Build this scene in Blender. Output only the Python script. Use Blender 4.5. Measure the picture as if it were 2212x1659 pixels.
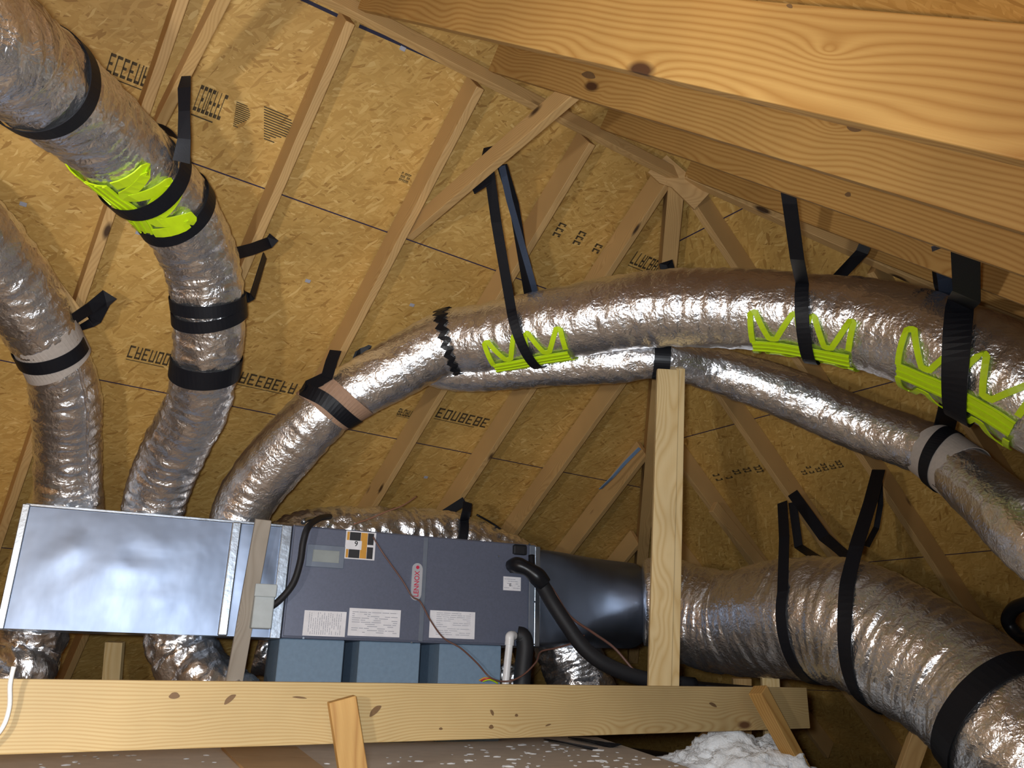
import bpy, bmesh, math, random
from mathutils import Vector, Matrix, noise
random.seed(7)
for o in list(bpy.data.objects): bpy.data.objects.remove(o)
SC = bpy.context.scene; COL = SC.collection

# ------------------------------------------------------------------ camera
IW, IH, FPX = 2212., 1659., 1775.
PITCH = math.radians(19.18); ROLL = math.atan(.0227)
Fv = Vector((0, math.cos(PITCH), math.sin(PITCH))); R0 = Vector((1, 0, 0)); U0 = R0.cross(Fv)
Rv = math.cos(ROLL)*R0 + math.sin(ROLL)*U0; Uv = -math.sin(ROLL)*R0 + math.cos(ROLL)*U0
cd = bpy.data.cameras.new('camera'); cam = bpy.data.objects.new('camera', cd); COL.objects.link(cam)
cd.sensor_fit = 'HORIZONTAL'; cd.sensor_width = 36; cd.lens = 36*FPX/IW; cd.clip_start = .02; cd.clip_end = 60
m = Matrix.Identity(4)
for i in range(3): m[i][0] = Rv[i]; m[i][1] = Uv[i]; m[i][2] = -Fv[i]
cam.matrix_world = m; SC.camera = cam

# ------------------------------------------------------------------ light
SC.view_settings.view_transform = 'Standard'; SC.view_settings.look = 'None'
SC.view_settings.gamma = 1; SC.view_settings.use_curve_mapping = False
SC.view_settings.exposure = 0.0
W = bpy.data.worlds.new('attic_air'); SC.world = W; W.use_nodes = True
W.node_tree.nodes['Background'].inputs[0].default_value = (.95, .8, .62, 1)
W.node_tree.nodes['Background'].inputs[1].default_value = .17
def lamp(name, loc, power, col, rad):
    l = bpy.data.lights.new(name, 'POINT'); l.energy = power; l.color = col; l.shadow_soft_size = rad
    o = bpy.data.objects.new(name, l); COL.objects.link(o); o.location = loc; return o
lamp('work_light', (-1.1, .05, .14), 105, (1, .95, .88), .06)
sl = bpy.data.lights.new('flash_spot', 'SPOT'); sl.energy = 290; sl.color = (.86, .93, 1); sl.shadow_soft_size = .04; sl.spot_size = math.radians(122); sl.spot_blend = 1  # spot added in place of the flash to brighten foil, sparing near rafters
fl = bpy.data.objects.new('flash_spot', sl); COL.objects.link(fl); fl.location = (-.06, .04, .04)
fl.rotation_euler = Vector((-.30, 1, .12)).to_track_quat('-Z', 'Y').to_euler()

# ------------------------------------------------------------------ frames
D1 = Vector((.80706, .59047, 0)); N = Vector((-.59047, .80706, 0)); Z = Vector((0, 0, 1))
def LOC(a, n, z): return D1*a + N*n + Z*z
def ray(u, v): return Fv + Rv*((u-1106)/FPX) - Uv*((v-829.5)/FPX)
def P(u, v, d): return ray(u, v)*d
def hit(u, v, p0, nn):
    d = ray(u, v); return d*(p0.dot(nn)/d.dot(nn))
def proj(p):
    z = p.dot(Fv); return 1106+FPX*p.dot(Rv)/z, 829.5-FPX*p.dot(Uv)/z, z
TL, TR, TH = .74, .865, .865
E0 = (2.82, 2.46)                          # ridge end (along, n)
ZL = 2.40                                  # underside of rafters at the ridge
ZS = 2.59                                  # sheathing at the ridge

# ------------------------------------------------------------------ materials
def newmat(name):
    mt = bpy.data.materials.new(name); mt.use_nodes = True
    nt = mt.node_tree; return mt, nt, nt.nodes['Principled BSDF']
def nd(nt, t, **k):
    n = nt.nodes.new(t)
    for a, b in k.items():
        if a in n.inputs.keys() if hasattr(n.inputs, 'keys') else False: n.inputs[a].default_value = b
        else: setattr(n, a, b)
    return n
def ramp(nt, fac, stops):
    r = nt.nodes.new('ShaderNodeValToRGB'); e = r.color_ramp.elements
    while len(e) < len(stops): e.new(.5)
    for i, (p, c) in enumerate(stops): e[i].position = p; e[i].color = (*c, 1)
    nt.links.new(fac, r.inputs[0]); return r.outputs[0]
def mixc(nt, fac, a, b, mode='MIX'):
    n = nt.nodes.new('ShaderNodeMix'); n.data_type = 'RGBA'; n.blend_type = mode
    for s, v in ((0, fac), (6, a), (7, b)):
        if hasattr(v, 'links') or isinstance(v, bpy.types.NodeSocket): nt.links.new(v, n.inputs[s])
        elif s == 0: n.inputs[0].default_value = v
        else: n.inputs[s].default_value = (*v, 1)
    return n.outputs[2]
def math_(nt, op, a, b=None, c=None):
    n = nt.nodes.new('ShaderNodeMath'); n.operation = op
    for i, v in enumerate((a, b, c)):
        if v is None: continue
        if isinstance(v, bpy.types.NodeSocket): nt.links.new(v, n.inputs[i])
        else: n.inputs[i].default_value = v
    return n.outputs[0]
def coords(nt, scale=(1, 1, 1), rnd=True, rot=(0, 0, 0)):
    tc = nt.nodes.new('ShaderNodeTexCoord'); mp = nt.nodes.new('ShaderNodeMapping')
    mp.inputs['Scale'].default_value = scale; mp.inputs['Rotation'].default_value = rot
    src = tc.outputs['Object']
    if rnd:
        oi = nt.nodes.new('ShaderNodeObjectInfo'); vm = nt.nodes.new('ShaderNodeVectorMath'); vm.operation = 'MULTIPLY_ADD'
        cb = nt.nodes.new('ShaderNodeCombineXYZ')
        for i, k in enumerate((37., 0, 0)):
            nt.links.new(math_(nt, 'MULTIPLY', oi.outputs['Random'], k), cb.inputs[i])
        vm.operation = 'ADD'; nt.links.new(src, vm.inputs[0]); nt.links.new(cb.outputs[0], vm.inputs[1]); src = vm.outputs[0]
    nt.links.new(src, mp.inputs[0]); return mp.outputs[0]
def noise_(nt, vec, scale, detail=4, rough=.55, dist=0):
    n = nt.nodes.new('ShaderNodeTexNoise'); nt.links.new(vec, n.inputs['Vector'])
    n.inputs['Scale'].default_value = scale; n.inputs['Detail'].default_value = detail
    n.inputs['Roughness'].default_value = rough; n.inputs['Distortion'].default_value = dist
    return n
def bump(nt, bs, h, strength, dist):
    b = nt.nodes.new('ShaderNodeBump'); b.inputs['Strength'].default_value = strength; b.inputs['Distance'].default_value = dist
    nt.links.new(h, b.inputs['Height']); nt.links.new(b.outputs[0], bs.inputs['Normal'])

def wood(name, light, mid, dark, rings=13., knots=True, pith=.11):
    mt, nt, bs = newmat(name)
    v = coords(nt)
    # growth rings about a wandering pith line beside the board
    mp = nt.nodes.new('ShaderNodeMapping'); nt.links.new(v, mp.inputs[0]); mp.inputs['Scale'].default_value = (.9, 2.2, 2.2)
    nz = noise_(nt, mp.outputs[0], 1.3, 2, .5)
    sep = nt.nodes.new('ShaderNodeSeparateXYZ'); nt.links.new(v, sep.inputs[0])
    dx = math_(nt, 'MULTIPLY', math_(nt, 'SUBTRACT', nz.outputs['Fac'], .5), .34)
    # local swirl around knots
    vk = nt.nodes.new('ShaderNodeTexVoronoi'); vk.inputs['Scale'].default_value = 1.0
    mk = nt.nodes.new('ShaderNodeMapping'); nt.links.new(v, mk.inputs[0]); mk.inputs['Scale'].default_value = (3.0, 8.0, 8.0)
    nt.links.new(mk.outputs[0], vk.inputs['Vector'])
    kd = vk.outputs['Distance']
    swirl = math_(nt, 'MULTIPLY', math_(nt, 'POWER', 2.718, math_(nt, 'MULTIPLY', kd, -5.5)), .05)
    y = math_(nt, 'ADD', math_(nt, 'ADD', sep.outputs[1], pith*.3), dx)
    z = math_(nt, 'ADD', sep.outputs[2], pith)
    r = math_(nt, 'SQRT', math_(nt, 'ADD', math_(nt, 'MULTIPLY', y, y), math_(nt, 'MULTIPLY', z, z)))
    r = math_(nt, 'ADD', r, swirl)
    fr = math_(nt, 'FRACT', math_(nt, 'MULTIPLY', r, rings*10))
    tri = math_(nt, 'PINGPONG', fr, .5)
    ringv = math_(nt, 'POWER', math_(nt, 'MULTIPLY', tri, 2.), 1.7)
    fib = nt.nodes.new('ShaderNodeMapping'); nt.links.new(v, fib.inputs[0]); fib.inputs['Scale'].default_value = (6, 260, 260)
    fz = noise_(nt, fib.outputs[0], 1, 3)
    big = noise_(nt, v, 2.4, 3)
    c1 = mixc(nt, math_(nt, 'MULTIPLY', ringv, .85), light, mid)
    c2 = mixc(nt, math_(nt, 'MULTIPLY', fz.outputs['Fac'], .35), c1, mid, 'MIX')
    bl = ramp(nt, big.outputs['Fac'], [(.3, (.86, .84, .8)), (.7, (1.08, 1.06, 1.02))])
    c3 = mixc(nt, .8, c2, bl, 'MULTIPLY')
    if knots:
        kk = math_(nt, 'GREATER_THAN', vk.outputs['Color'], .5) if False else None
        sc = nt.nodes.new('ShaderNodeSeparateColor'); nt.links.new(vk.outputs['Color'], sc.inputs[0])
        sel = math_(nt, 'GREATER_THAN', sc.outputs[0], .45)
        kf = math_(nt, 'MULTIPLY', ramp(nt, kd, [(.09, (1, 1, 1)), (.17, (0, 0, 0))]), sel)
        c3 = mixc(nt, kf, c3, dark)
    nt.links.new(c3, bs.inputs['Base Color']); bs.inputs['Roughness'].default_value = .62
    bump(nt, bs, fz.outputs['Fac'], .25, .001)
    return mt
M = {}
M['pine'] = wood('warm_lit_pine', (.52, .315, .10), (.34, .165, .037), (.07, .028, .01), rings=7.5)  # same pine as the beam, with the warm light tinted into its colour
M['rafter'] = wood('dull_pine', (.62, .40, .17), (.48, .29, .11), (.06, .03, .012), rings=11)
M['beam'] = wood('near_lit_pine', (.54, .41, .205), (.40, .26, .10), (.12, .055, .022), rings=11)  # same pine again, the closer light painted in as a paler colour
M['post'] = wood('post_pine', (.72, .56, .3), (.56, .38, .15), (.16, .07, .03), rings=9)
M['grey_wood'] = wood('weathered_lath', (.40, .36, .31), (.31, .27, .22), (.2, .17, .14), rings=9, knots=False)
M['card'] = wood('cardboard_brown', (.42, .27, .16), (.34, .2, .11), (.2, .1, .05), rings=1, knots=False)

def osb(name, seam_y, base=1.0, col=(.50, .305, .10)):
    mt, nt, bs = newmat(name)
    tc = nt.nodes.new('ShaderNodeTexCoord'); src = tc.outputs['Object']
    warp = noise_(nt, src, 3.5, 3)
    wv = nt.nodes.new('ShaderNodeVectorMath'); wv.operation = 'SCALE'; nt.links.new(warp.outputs['Color'], wv.inputs[0]); wv.inputs[3].default_value = .07
    ad = nt.nodes.new('ShaderNodeVectorMath'); nt.links.new(src, ad.inputs[0]); nt.links.new(wv.outputs[0], ad.inputs[1])
    cols = []
    for k, (rz, sx, sy) in enumerate(((.12, 20, 100), (-.35, 18, 90), (.5, 20, 85), (1.1, 18, 85))):
        mp = nt.nodes.new('ShaderNodeMapping'); mp.vector_type = 'POINT'; nt.links.new(ad.outputs[0], mp.inputs[0])
        mp.inputs['Rotation'].default_value = (0, 0, rz); mp.inputs['Location'].default_value = (k*3.1, k*1.7, 0)
        m2 = nt.nodes.new('ShaderNodeMapping'); nt.links.new(mp.outputs[0], m2.inputs[0]); m2.inputs['Scale'].default_value = (sx, sy, .01)
        vo = nt.nodes.new('ShaderNodeTexVoronoi'); nt.links.new(m2.outputs[0], vo.inputs['Vector']); vo.inputs['Scale'].default_value = 1
        s = nt.nodes.new('ShaderNodeSeparateColor'); nt.links.new(vo.outputs['Color'], s.inputs[0]); cols.append(s)
    sel = noise_(nt, src, 9, 3)
    a = mixc(nt, math_(nt, 'GREATER_THAN', sel.outputs['Fac'], .5), cols[0].outputs[0], cols[1].outputs[0])
    def tof(sk):
        return sk
    # strand brightness
    n1 = nt.nodes.new('ShaderNodeMix'); n1.data_type = 'FLOAT'
    nt.links.new(math_(nt, 'GREATER_THAN', cols[3].outputs[1], .72), n1.inputs[0])
    n0_ = nt.nodes.new('ShaderNodeMix'); n0_.data_type = 'FLOAT'
    nt.links.new(math_(nt, 'GREATER_THAN', cols[2].outputs[1], .6), n0_.inputs[0])
    n_ = nt.nodes.new('ShaderNodeMix'); n_.data_type = 'FLOAT'
    nt.links.new(math_(nt, 'GREATER_THAN', cols[1].outputs[1], .5), n_.inputs[0])
    nt.links.new(cols[0].outputs[0], n_.inputs[2]); nt.links.new(cols[1].outputs[0], n_.inputs[3])
    nt.links.new(n_.outputs[0], n0_.inputs[2]); nt.links.new(cols[2].outputs[0], n0_.inputs[3])
    nt.links.new(n0_.outputs[0], n1.inputs[2]); nt.links.new(cols[3].outputs[0], n1.inputs[3])
    r, g, b = col
    c = ramp(nt, n1.outputs[0], [(0, (r*.66, g*.58, b*.5)), (.07, (r*.9, g*.87, b*.83)), (.5, col), (.8, (r*1.1, g*1.13, b*1.25)), (.93, (r*1.12, g*1.18, b*1.3)), (1, (r*1.3, g*1.45, b*1.9))])
    bign = noise_(nt, src, 2.2, 4)
    c = mixc(nt, .9, c, ramp(nt, bign.outputs['Fac'], [(.3, (.78, .78, .76)), (.7, (1.1, 1.1, 1.1))]), 'MULTIPLY')
    sp = nt.nodes.new('ShaderNodeSeparateXYZ'); nt.links.new(src, sp.inputs[0])
    md = math_(nt, 'ABSOLUTE', math_(nt, 'SUBTRACT', math_(nt, 'FLOORED_MODULO', math_(nt, 'SUBTRACT', sp.outputs[1], seam_y-.61), 1.22), .61))
    c = mixc(nt, math_(nt, 'LESS_THAN', md, .0032), c, (.03, .02, .06))
    nt.links.new(c, bs.inputs['Base Color']); bs.inputs['Roughness'].default_value = .55
    bump(nt, bs, n1.outputs[0], .35, .002)
    return mt

def metal(name, col, rough, bscale=None, bstr=.3, bdist=.01, blot=0, stretch=(1, 1, 1)):
    mt, nt, bs = newmat(name); v = coords(nt)
    bs.inputs['Metallic'].default_value = 1; bs.inputs['Base Color'].default_value = (*col, 1); bs.inputs['Roughness'].default_value = rough
    if blot:
        mp = nt.nodes.new('ShaderNodeMapping'); nt.links.new(v, mp.inputs[0]); mp.inputs['Scale'].default_value = stretch
        n = noise_(nt, mp.outputs[0], 3, 5)
        nt.links.new(mixc(nt, 1, ramp(nt, n.outputs['Fac'], [(.3, (1-blot,)*3), (.7, (1, 1, 1))]), col, 'MULTIPLY'), bs.inputs['Base Color'])
        nt.links.new(math_(nt, 'MULTIPLY_ADD', n.outputs['Fac'], .2, rough-.1), bs.inputs['Roughness'])
    if bscale:
        n = noise_(nt, v, bscale, 4, .6); bump(nt, bs, n.outputs['Fac'], bstr, bdist)
    return mt
def foil(name, tint, rough=.24, fine=1.0):
    mt, nt, bs = newmat(name); v = coords(nt)
    bs.inputs['Metallic'].default_value = .97; bs.inputs['Base Color'].default_value = (*tint, 1); bs.inputs['Roughness'].default_value = rough
    warp = noise_(nt, v, 14, 2); sc = nt.nodes.new('ShaderNodeVectorMath'); sc.operation = 'SCALE'; sc.inputs[3].default_value = .06
    nt.links.new(warp.outputs['Color'], sc.inputs[0]); ad = nt.nodes.new('ShaderNodeVectorMath')
    nt.links.new(v, ad.inputs[0]); nt.links.new(sc.outputs[0], ad.inputs[1])
    vo = nt.nodes.new('ShaderNodeTexVoronoi'); vo.feature = 'F1'; vo.inputs['Scale'].default_value = 75*fine; nt.links.new(ad.outputs[0], vo.inputs['Vector'])
    n2 = noise_(nt, ad.outputs[0], 38*fine, 4, .65)
    h = math_(nt, 'ADD', math_(nt, 'MULTIPLY', vo.outputs['Distance'], .35), n2.outputs['Fac'])
    bump(nt, bs, h, .7, .0062)
    return mt
def plain(name, col, rough=.6, metallic=0, bs_=None, bstr=.2, bdist=.002, spec=None):
    mt, nt, bs = newmat(name)
    v = coords(nt); n = noise_(nt, v, bs_ or 20, 3)
    nt.links.new(mixc(nt, 1, ramp(nt, n.outputs['Fac'], [(.3, (.88,)*3), (.7, (1, 1, 1))]), col, 'MULTIPLY'), bs.inputs['Base Color'])
    bs.inputs['Roughness'].default_value = rough; bs.inputs['Metallic'].default_value = metallic
    if name in ('black_webbing', 'black_tape'): bs.inputs['Specular IOR Level'].default_value = .28
    if spec is not None: bs.inputs['Specular IOR Level'].default_value = spec
    if bs_: bump(nt, bs, n.outputs['Fac'], bstr, bdist)
    return mt
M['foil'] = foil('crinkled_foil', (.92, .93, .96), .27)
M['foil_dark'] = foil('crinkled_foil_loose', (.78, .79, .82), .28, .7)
M['galv'] = metal('galvanised_sheet', (.23, .28, .38), .44, 1.6, .22, .03, .12, (3, 1, 1))
M['galv_b'] = metal('galvanised_flange', (.42, .48, .56), .36, 9, .3, .01, .1)
M['unit'] = plain('painted_grey_steel', (.145, .165, .235), .42, .25, 90, .05, .0005)
M['unit_trim'] = plain('painted_trim', (.22, .26, .33), .4, .4)
M['strap'] = plain('black_webbing', (.008, .009, .013), .5, 0, 180, .4, .001)
M['strap_sheen'] = plain('blue_sheen_webbing', (.045, .065, .11), .5, 0, 150, .4, .001)  # black straps whose bluish flash sheen is put into the base colour
M['tape'] = plain('black_tape', (.01, .011, .014), .33)
M['green'] = plain('lime_plastic', (.60, .84, .01), .38)
M['corr'] = plain('corrugated_card_grey', (.46, .41, .37), .7, 0, 60, .3, .002)
M['corr_brown'] = plain('corrugated_card_brown', (.42, .26, .17), .7, 0, 60, .3, .002)
M['rubber'] = plain('black_foam_insulation', (.012, .012, .015), .6, 0, 60, .2, .002)
M['pvc'] = plain('white_pvc', (.85, .86, .88), .35)
M['foam'] = plain('blue_grey_foam_board', (.20, .30, .42), .75, 0, 45, .35, .002)
M['box'] = plain('pale_grey_enamel', (.50, .56, .58), .45)
M['paper'] = plain('white_label_paper', (.90, .90, .95), .6)
M['ink'] = plain('dark_print', (.03, .03, .035), .7)
M['greyink'] = plain('grey_print', (.42, .43, .50), .7)
M['stamp'] = plain('faded_ink_stamp', (.075, .05, .022), .8)
M['knot'] = plain('dark_knot_wood', (.17, .095, .04), .6, 0, 90, .3, .001)
M['paleblue'] = plain('pale_blue_webbing', (.25, .38, .58), .45)
M['gapdark'] = plain('blue_black_gap', (.02, .02, .05), .8)
M['red'] = plain('red_print', (.62, .02, .07), .5)
M['badge'] = plain('silver_badge', (.62, .64, .70), .35, .3)
M['orange'] = plain('orange_print', (.72, .36, .05), .6)
M['window'] = plain('hazy_plastic', (.36, .40, .40), .25)
M['copper'] = plain('brown_wire', (.16, .075, .055), .4)
M['pinkwire'] = plain('pink_wire', (.45, .22, .14), .5)
M['white'] = plain('white_cord', (.8, .8, .78), .5)
M['fluff'] = plain('white_blown_insulation', (.92, .95, .98), .95, 0, 110, .6, .008)
M['dusty'] = plain('dusty_plywood', (.74, .64, .53), .8, 0, 12, .3, .004)
M['ply'] = wood('fresh_plywood', (.62, .42, .2), (.5, .3, .12), (.2, .1, .05), rings=3)
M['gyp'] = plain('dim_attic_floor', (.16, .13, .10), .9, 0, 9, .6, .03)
M['drop'] = plain('white_droppings', (.75, .75, .75), .9)

# ------------------------------------------------------------------ object helpers
def tag(o, label=None, cat=None, group=None, kind=None):
    if label: o['label'] = label
    if cat: o['category'] = cat
    if group: o['group'] = group
    if kind: o['kind'] = kind
    return o
def link(name, bm, mat, parent=None, M4=None, smooth=False):
    me = bpy.data.meshes.new(name); bmesh.ops.recalc_face_normals(bm, faces=bm.faces[:]); bm.to_mesh(me); bm.free()
    for mm in (mat if isinstance(mat, (list, tuple)) else [mat]): me.materials.append(mm)
    if smooth:
        for p in me.polygons: p.use_smooth = True
    o = bpy.data.objects.new(name, me); COL.objects.link(o)
    if M4 is not None: o.matrix_world = M4
    if parent: o.parent = parent
    return o
def frame(p, x, z):
    x = x.normalized(); y = z.cross(x).normalized(); z = x.cross(y).normalized()
    m = Matrix.Identity(4)
    for i in range(3): m[i][0] = x[i]; m[i][1] = y[i]; m[i][2] = z[i]; m[i][3] = p[i]
    return m
def empty(name, loc, M4=None):
    o = bpy.data.objects.new(name, None); COL.objects.link(o); o.empty_display_size = .05
    o.matrix_world = M4 if M4 is not None else Matrix.Translation(loc)
    return o
def bbox(bm, x0, x1, y0, y1, z0, z1, bev=0, segs=1, mi=0):
    r = bmesh.ops.create_cube(bm, size=1)
    for v in r['verts']:
        v.co = Vector(((x0+x1)/2+v.co.x*(x1-x0), (y0+y1)/2+v.co.y*(y1-y0), (z0+z1)/2+v.co.z*(z1-z0)))
    if bev:
        es = list({e for v in r['verts'] for e in v.link_edges})
        rr = bmesh.ops.bevel(bm, geom=es, offset=bev, segments=segs, affect='EDGES', profile=.5)
        for f in rr['faces']: f.material_index = mi
    for v in r['verts']:
        if v.is_valid:
            for f in v.link_faces: f.material_index = mi
def board(name, p0, p1, w, h, up, mat, label=None, cat=None, group=None, parent=None, cuts=(0, 0), bow=0.):
    """timber from p0 to p1; w across, h along `up` starting at the p-line (underside)"""
    L = (p1-p0).length; bm = bmesh.new()
    n = max(2, int(L/.25)); rings = []
    for i in range(n+1):
        t = i/n; x = t*L; ring = []
        b = bow*math.sin(math.pi*t)
        for (yy, zz) in ((-w/2, 0), (w/2, 0), (w/2, h), (-w/2, h)):
            xx = x
            if i == 0: xx += cuts[0]*zz
            if i == n: xx += cuts[1]*zz
            ring.append(bm.verts.new((xx, yy+b, zz)))
        rings.append(ring)
    for i in range(n):
        for k in range(4):
            bm.faces.new((rings[i][k], rings[i][(k+1) % 4], rings[i+1][(k+1) % 4], rings[i+1][k]))
    bm.faces.new(rings[0]); bm.faces.new(rings[n][::-1])
    bmesh.ops.recalc_face_normals(bm, faces=bm.faces[:])
    es = [e for e in bm.edges if len(e.link_faces) == 2 and e.link_faces[0].normal.dot(e.link_faces[1].normal) < .5]
    bmesh.ops.bevel(bm, geom=es, offset=.003, segments=2, affect='EDGES', profile=.5)
    # texture frame: board centre on local axes
    bmesh.ops.translate(bm, verts=bm.verts[:], vec=(0, 0, -h/2))
    fr = frame(p0, p1-p0, up); c = fr @ Matrix.Translation((0, 0, h/2))
    o = link(name, bm, mat, parent, c)
    if label: tag(o, label, cat, group)
    return o
def tube(name, pts, r, mat, parent=None, seg=10, res=6, label=None, cat=None, group=None, smooth=True):
    """smooth tube along spline points (Vector or (Vector,r))"""
    q = [(p, r) if isinstance(p, Vector) else p for p in pts]
    C = spline(q, res); bm = bmesh.new(); rings = []
    up = None
    for i, (c, rr) in enumerate(C):
        t = (C[min(i+1, len(C)-1)][0]-C[max(i-1, 0)][0]).normalized()
        if up is None: up = t.orthogonal().normalized()
        up = (up - t*up.dot(t)).normalized(); s = t.cross(up)
        rings.append([bm.verts.new(c+(up*math.cos(a)+s*math.sin(a))*rr) for a in [2*math.pi*k/seg for k in range(seg)]])
    for i in range(len(rings)-1):
        for k in range(seg): bm.faces.new((rings[i][k], rings[i][(k+1) % seg], rings[i+1][(k+1) % seg], rings[i+1][k]))
    bm.faces.new(rings[0]); bm.faces.new(rings[-1][::-1])
    o0 = C[0][0].copy(); bmesh.ops.translate(bm, verts=bm.verts[:], vec=-o0)
    o = link(name, bm, mat, None, Matrix.Translation(o0), smooth)
    if parent: keep_parent(o, parent)
    if label: tag(o, label, cat, group)
    return o
def keep_parent(o, par):
    mw = o.matrix_world.copy(); o.parent = par; o.matrix_parent_inverse = par.matrix_world.inverted(); o.matrix_world = mw
def spline(q, res):
    out = []; n = len(q)
    if n == 2: return [(q[0][0].lerp(q[1][0], k/res), q[0][1]+(q[1][1]-q[0][1])*k/res) for k in range(res+1)]
    for i in range(n-1):
        a = q[max(i-1, 0)]; b = q[i]; c = q[i+1]; d = q[min(i+2, n-1)]
        for k in range(res):
            t = k/res; t2 = t*t; t3 = t2*t
            w = (-.5*t3+t2-.5*t, 1.5*t3-2.5*t2+1, -1.5*t3+2*t2+.5*t, .5*t3-.5*t2)
            out.append((a[0]*w[0]+b[0]*w[1]+c[0]*w[2]+d[0]*w[3], a[1]*w[0]+b[1]*w[1]+c[1]*w[2]+d[1]*w[3]))
    out.append(q[-1]); return out
def ribbon(name, pts, wd, width, th, mat, parent=None, label=None, cat=None, group=None, closed=False, widths=None):
    """flat strap: pts polyline, wd width directions; a solid of thickness th"""
    n = len(pts); bm = bmesh.new(); rings = []
    for i in range(n):
        a = pts[(i-1) % n] if (closed or i > 0) else pts[0]; b = pts[(i+1) % n] if (closed or i < n-1) else pts[-1]
        t = (b-a).normalized(); w = wd[i]; w = (w-t*w.dot(t)).normalized(); nn = t.cross(w)
        ww = (widths[i] if widths else width)/2
        rings.append([bm.verts.new(pts[i]+w*sx*ww+nn*sz*th/2) for sx, sz in ((-1, -1), (1, -1), (1, 1), (-1, 1))])
    rng = range(n) if closed else range(n-1)
    for i in rng:
        j = (i+1) % n
        for k in range(4): bm.faces.new((rings[i][k], rings[i][(k+1) % 4], rings[j][(k+1) % 4], rings[j][k]))
    if not closed: bm.faces.new(rings[0]); bm.faces.new(rings[-1][::-1])
    o0 = pts[0].copy(); bmesh.ops.translate(bm, verts=bm.verts[:], vec=-o0)
    o = link(name, bm, mat, None, Matrix.Translation(o0))
    if parent: keep_parent(o, parent)
    if label: tag(o, label, cat, group)
    return o

# ------------------------------------------------------------------ roof shell
def slab(name, corners, xdir, up, mat, th=.012):
    """roof sheathing: corners on the visible underside, thickness away from the attic"""
    fr = frame(corners[0], xdir, up); inv = fr.inverted(); bm = bmesh.new()
    a = [bm.verts.new(inv@c) for c in corners]; b = [bm.verts.new((inv@c)+Vector((0, 0, th))) for c in corners]
    k = len(a); bm.faces.new(a[::-1]); bm.faces.new(b)
    for i in range(k): bm.faces.new((a[i], a[(i+1) % k], b[(i+1) % k], b[i]))
    return tag(link(name, bm, mat, None, fr), kind='structure'), fr
AL = -3.2; ZB = -.75
def zL(n, off=0): return ZS-TL*(n-E0[1])+off
ZR = 2.66                                  # right slope sheathing sits a little higher
AP = (2.783, 2.416, 2.622)                 # apex of the sheathing
nlb = E0[1]+(ZS-ZB)/TL; ahb = E0[0]+(ZS-ZB)/TH; nrb = E0[1]-(ZR-ZB)/TR
NL = (N*TL+Z).normalized(); NR = (Z-N*TR).normalized(); NH = (D1*TH+Z).normalized()
SL0 = LOC(AL, AP[1], AP[2])
# seam: pixel (600,588) lies on the seam
sp_ = hit(600, 588, SL0, NL); seamL = -((sp_-SL0).length**2-((sp_-SL0).dot(D1))**2)**.5
M['osbL'] = osb('osb_sheathing_left', -seamL if False else seamL, col=(.60, .36, .10))
ceilL, frL = slab('ceiling', [LOC(AL, AP[1], AP[2]), LOC(*AP), LOC(ahb, nlb, ZB), LOC(AL, nlb, ZB)], D1, NL, M['osbL'])
M['osbR'] = osb('osb_sheathing_right', .3, col=(.62, .36, .10))
ceilR, frR = slab('ceiling.001', [LOC(AL, AP[1], AP[2]), LOC(*AP), LOC(ahb, nrb, ZB), LOC(AL, nrb, ZB)], D1, NR, M['osbR'])
SH0 = LOC(*AP)
sh_ = hit(1900, 1212, SH0, NH); seamH = ((sh_-SH0).length**2-((sh_-SH0).dot(N))**2)**.5
M['osbH'] = osb('osb_sheathing_hip', -seamH, col=(.60, .36, .095))
ceilH, frH = slab('ceiling.002', [LOC(*AP), LOC(ahb, nlb, ZB), LOC(ahb, nrb, ZB)], N, NH, M['osbH'])
# gable wall behind on the left, out of the frame, and the attic floor
bm = bmesh.new(); a = [bm.verts.new(p) for p in (LOC(AL, nrb, ZB), LOC(AL, nlb, ZB), LOC(AL, AP[1], AP[2]))]; bm.faces.new(a)
b = [bm.verts.new(v.co-D1*.02) for v in a]; bm.faces.new(b)
tag(link('wall_left', bm, M['osbR']), kind='structure')
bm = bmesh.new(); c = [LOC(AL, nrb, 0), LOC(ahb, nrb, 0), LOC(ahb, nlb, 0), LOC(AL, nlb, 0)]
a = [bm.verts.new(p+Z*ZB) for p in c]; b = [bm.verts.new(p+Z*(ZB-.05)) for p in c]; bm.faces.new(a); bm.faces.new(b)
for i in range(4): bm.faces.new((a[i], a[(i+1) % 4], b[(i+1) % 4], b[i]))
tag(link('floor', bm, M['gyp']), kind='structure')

# rafters ---------------------------------------------------------------
RW, RH = .038, .142
def u_l(a, n): return LOC(a, n, ZL-TL*(n-E0[1]))       # underside plane of the left rafters
def u_r(a, n): return LOC(a, n, 2.445-TR*(E0[1]-n))
def u_h(a, n): return LOC(a, n, ZL-TH*(a-E0[0]))
names = {-.82: 'left slope rafter furthest toward the gable at the far left',
         -.21: 'dull pine roof rafter hidden mostly behind the leftmost foil duct',
         .41: 'left slope rafter passing behind the upper left foil duct, black webbing at its foot',
         .99: 'left slope rafter meeting the ridge at the knot hole near the top',
         1.61: 'left slope rafter that carries the lower end of the slanting collar tie',
         2.26: 'left slope rafter with dark lumber stamps near its top',
         2.79: 'last full left slope rafter, running down from the plywood gusset at the ridge end'}
for a, lb in names.items():
    board('rafter', u_l(a, E0[1]+.02), u_l(a, 6.55), RW, RH, NL, M['rafter'], lb, 'rafter', 'left slope rafters', bow=random.uniform(-.006, .006))
kH = TH/TL
jk = {3.37: 'short left slope rafter branching from the hip rafter just behind the wooden post top',
      3.95: 'shorter left slope rafter low behind the unit, with a blue strap scrap above it',
      4.5: 'lowest short left slope rafter near the foot of the hip rafter'}
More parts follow.
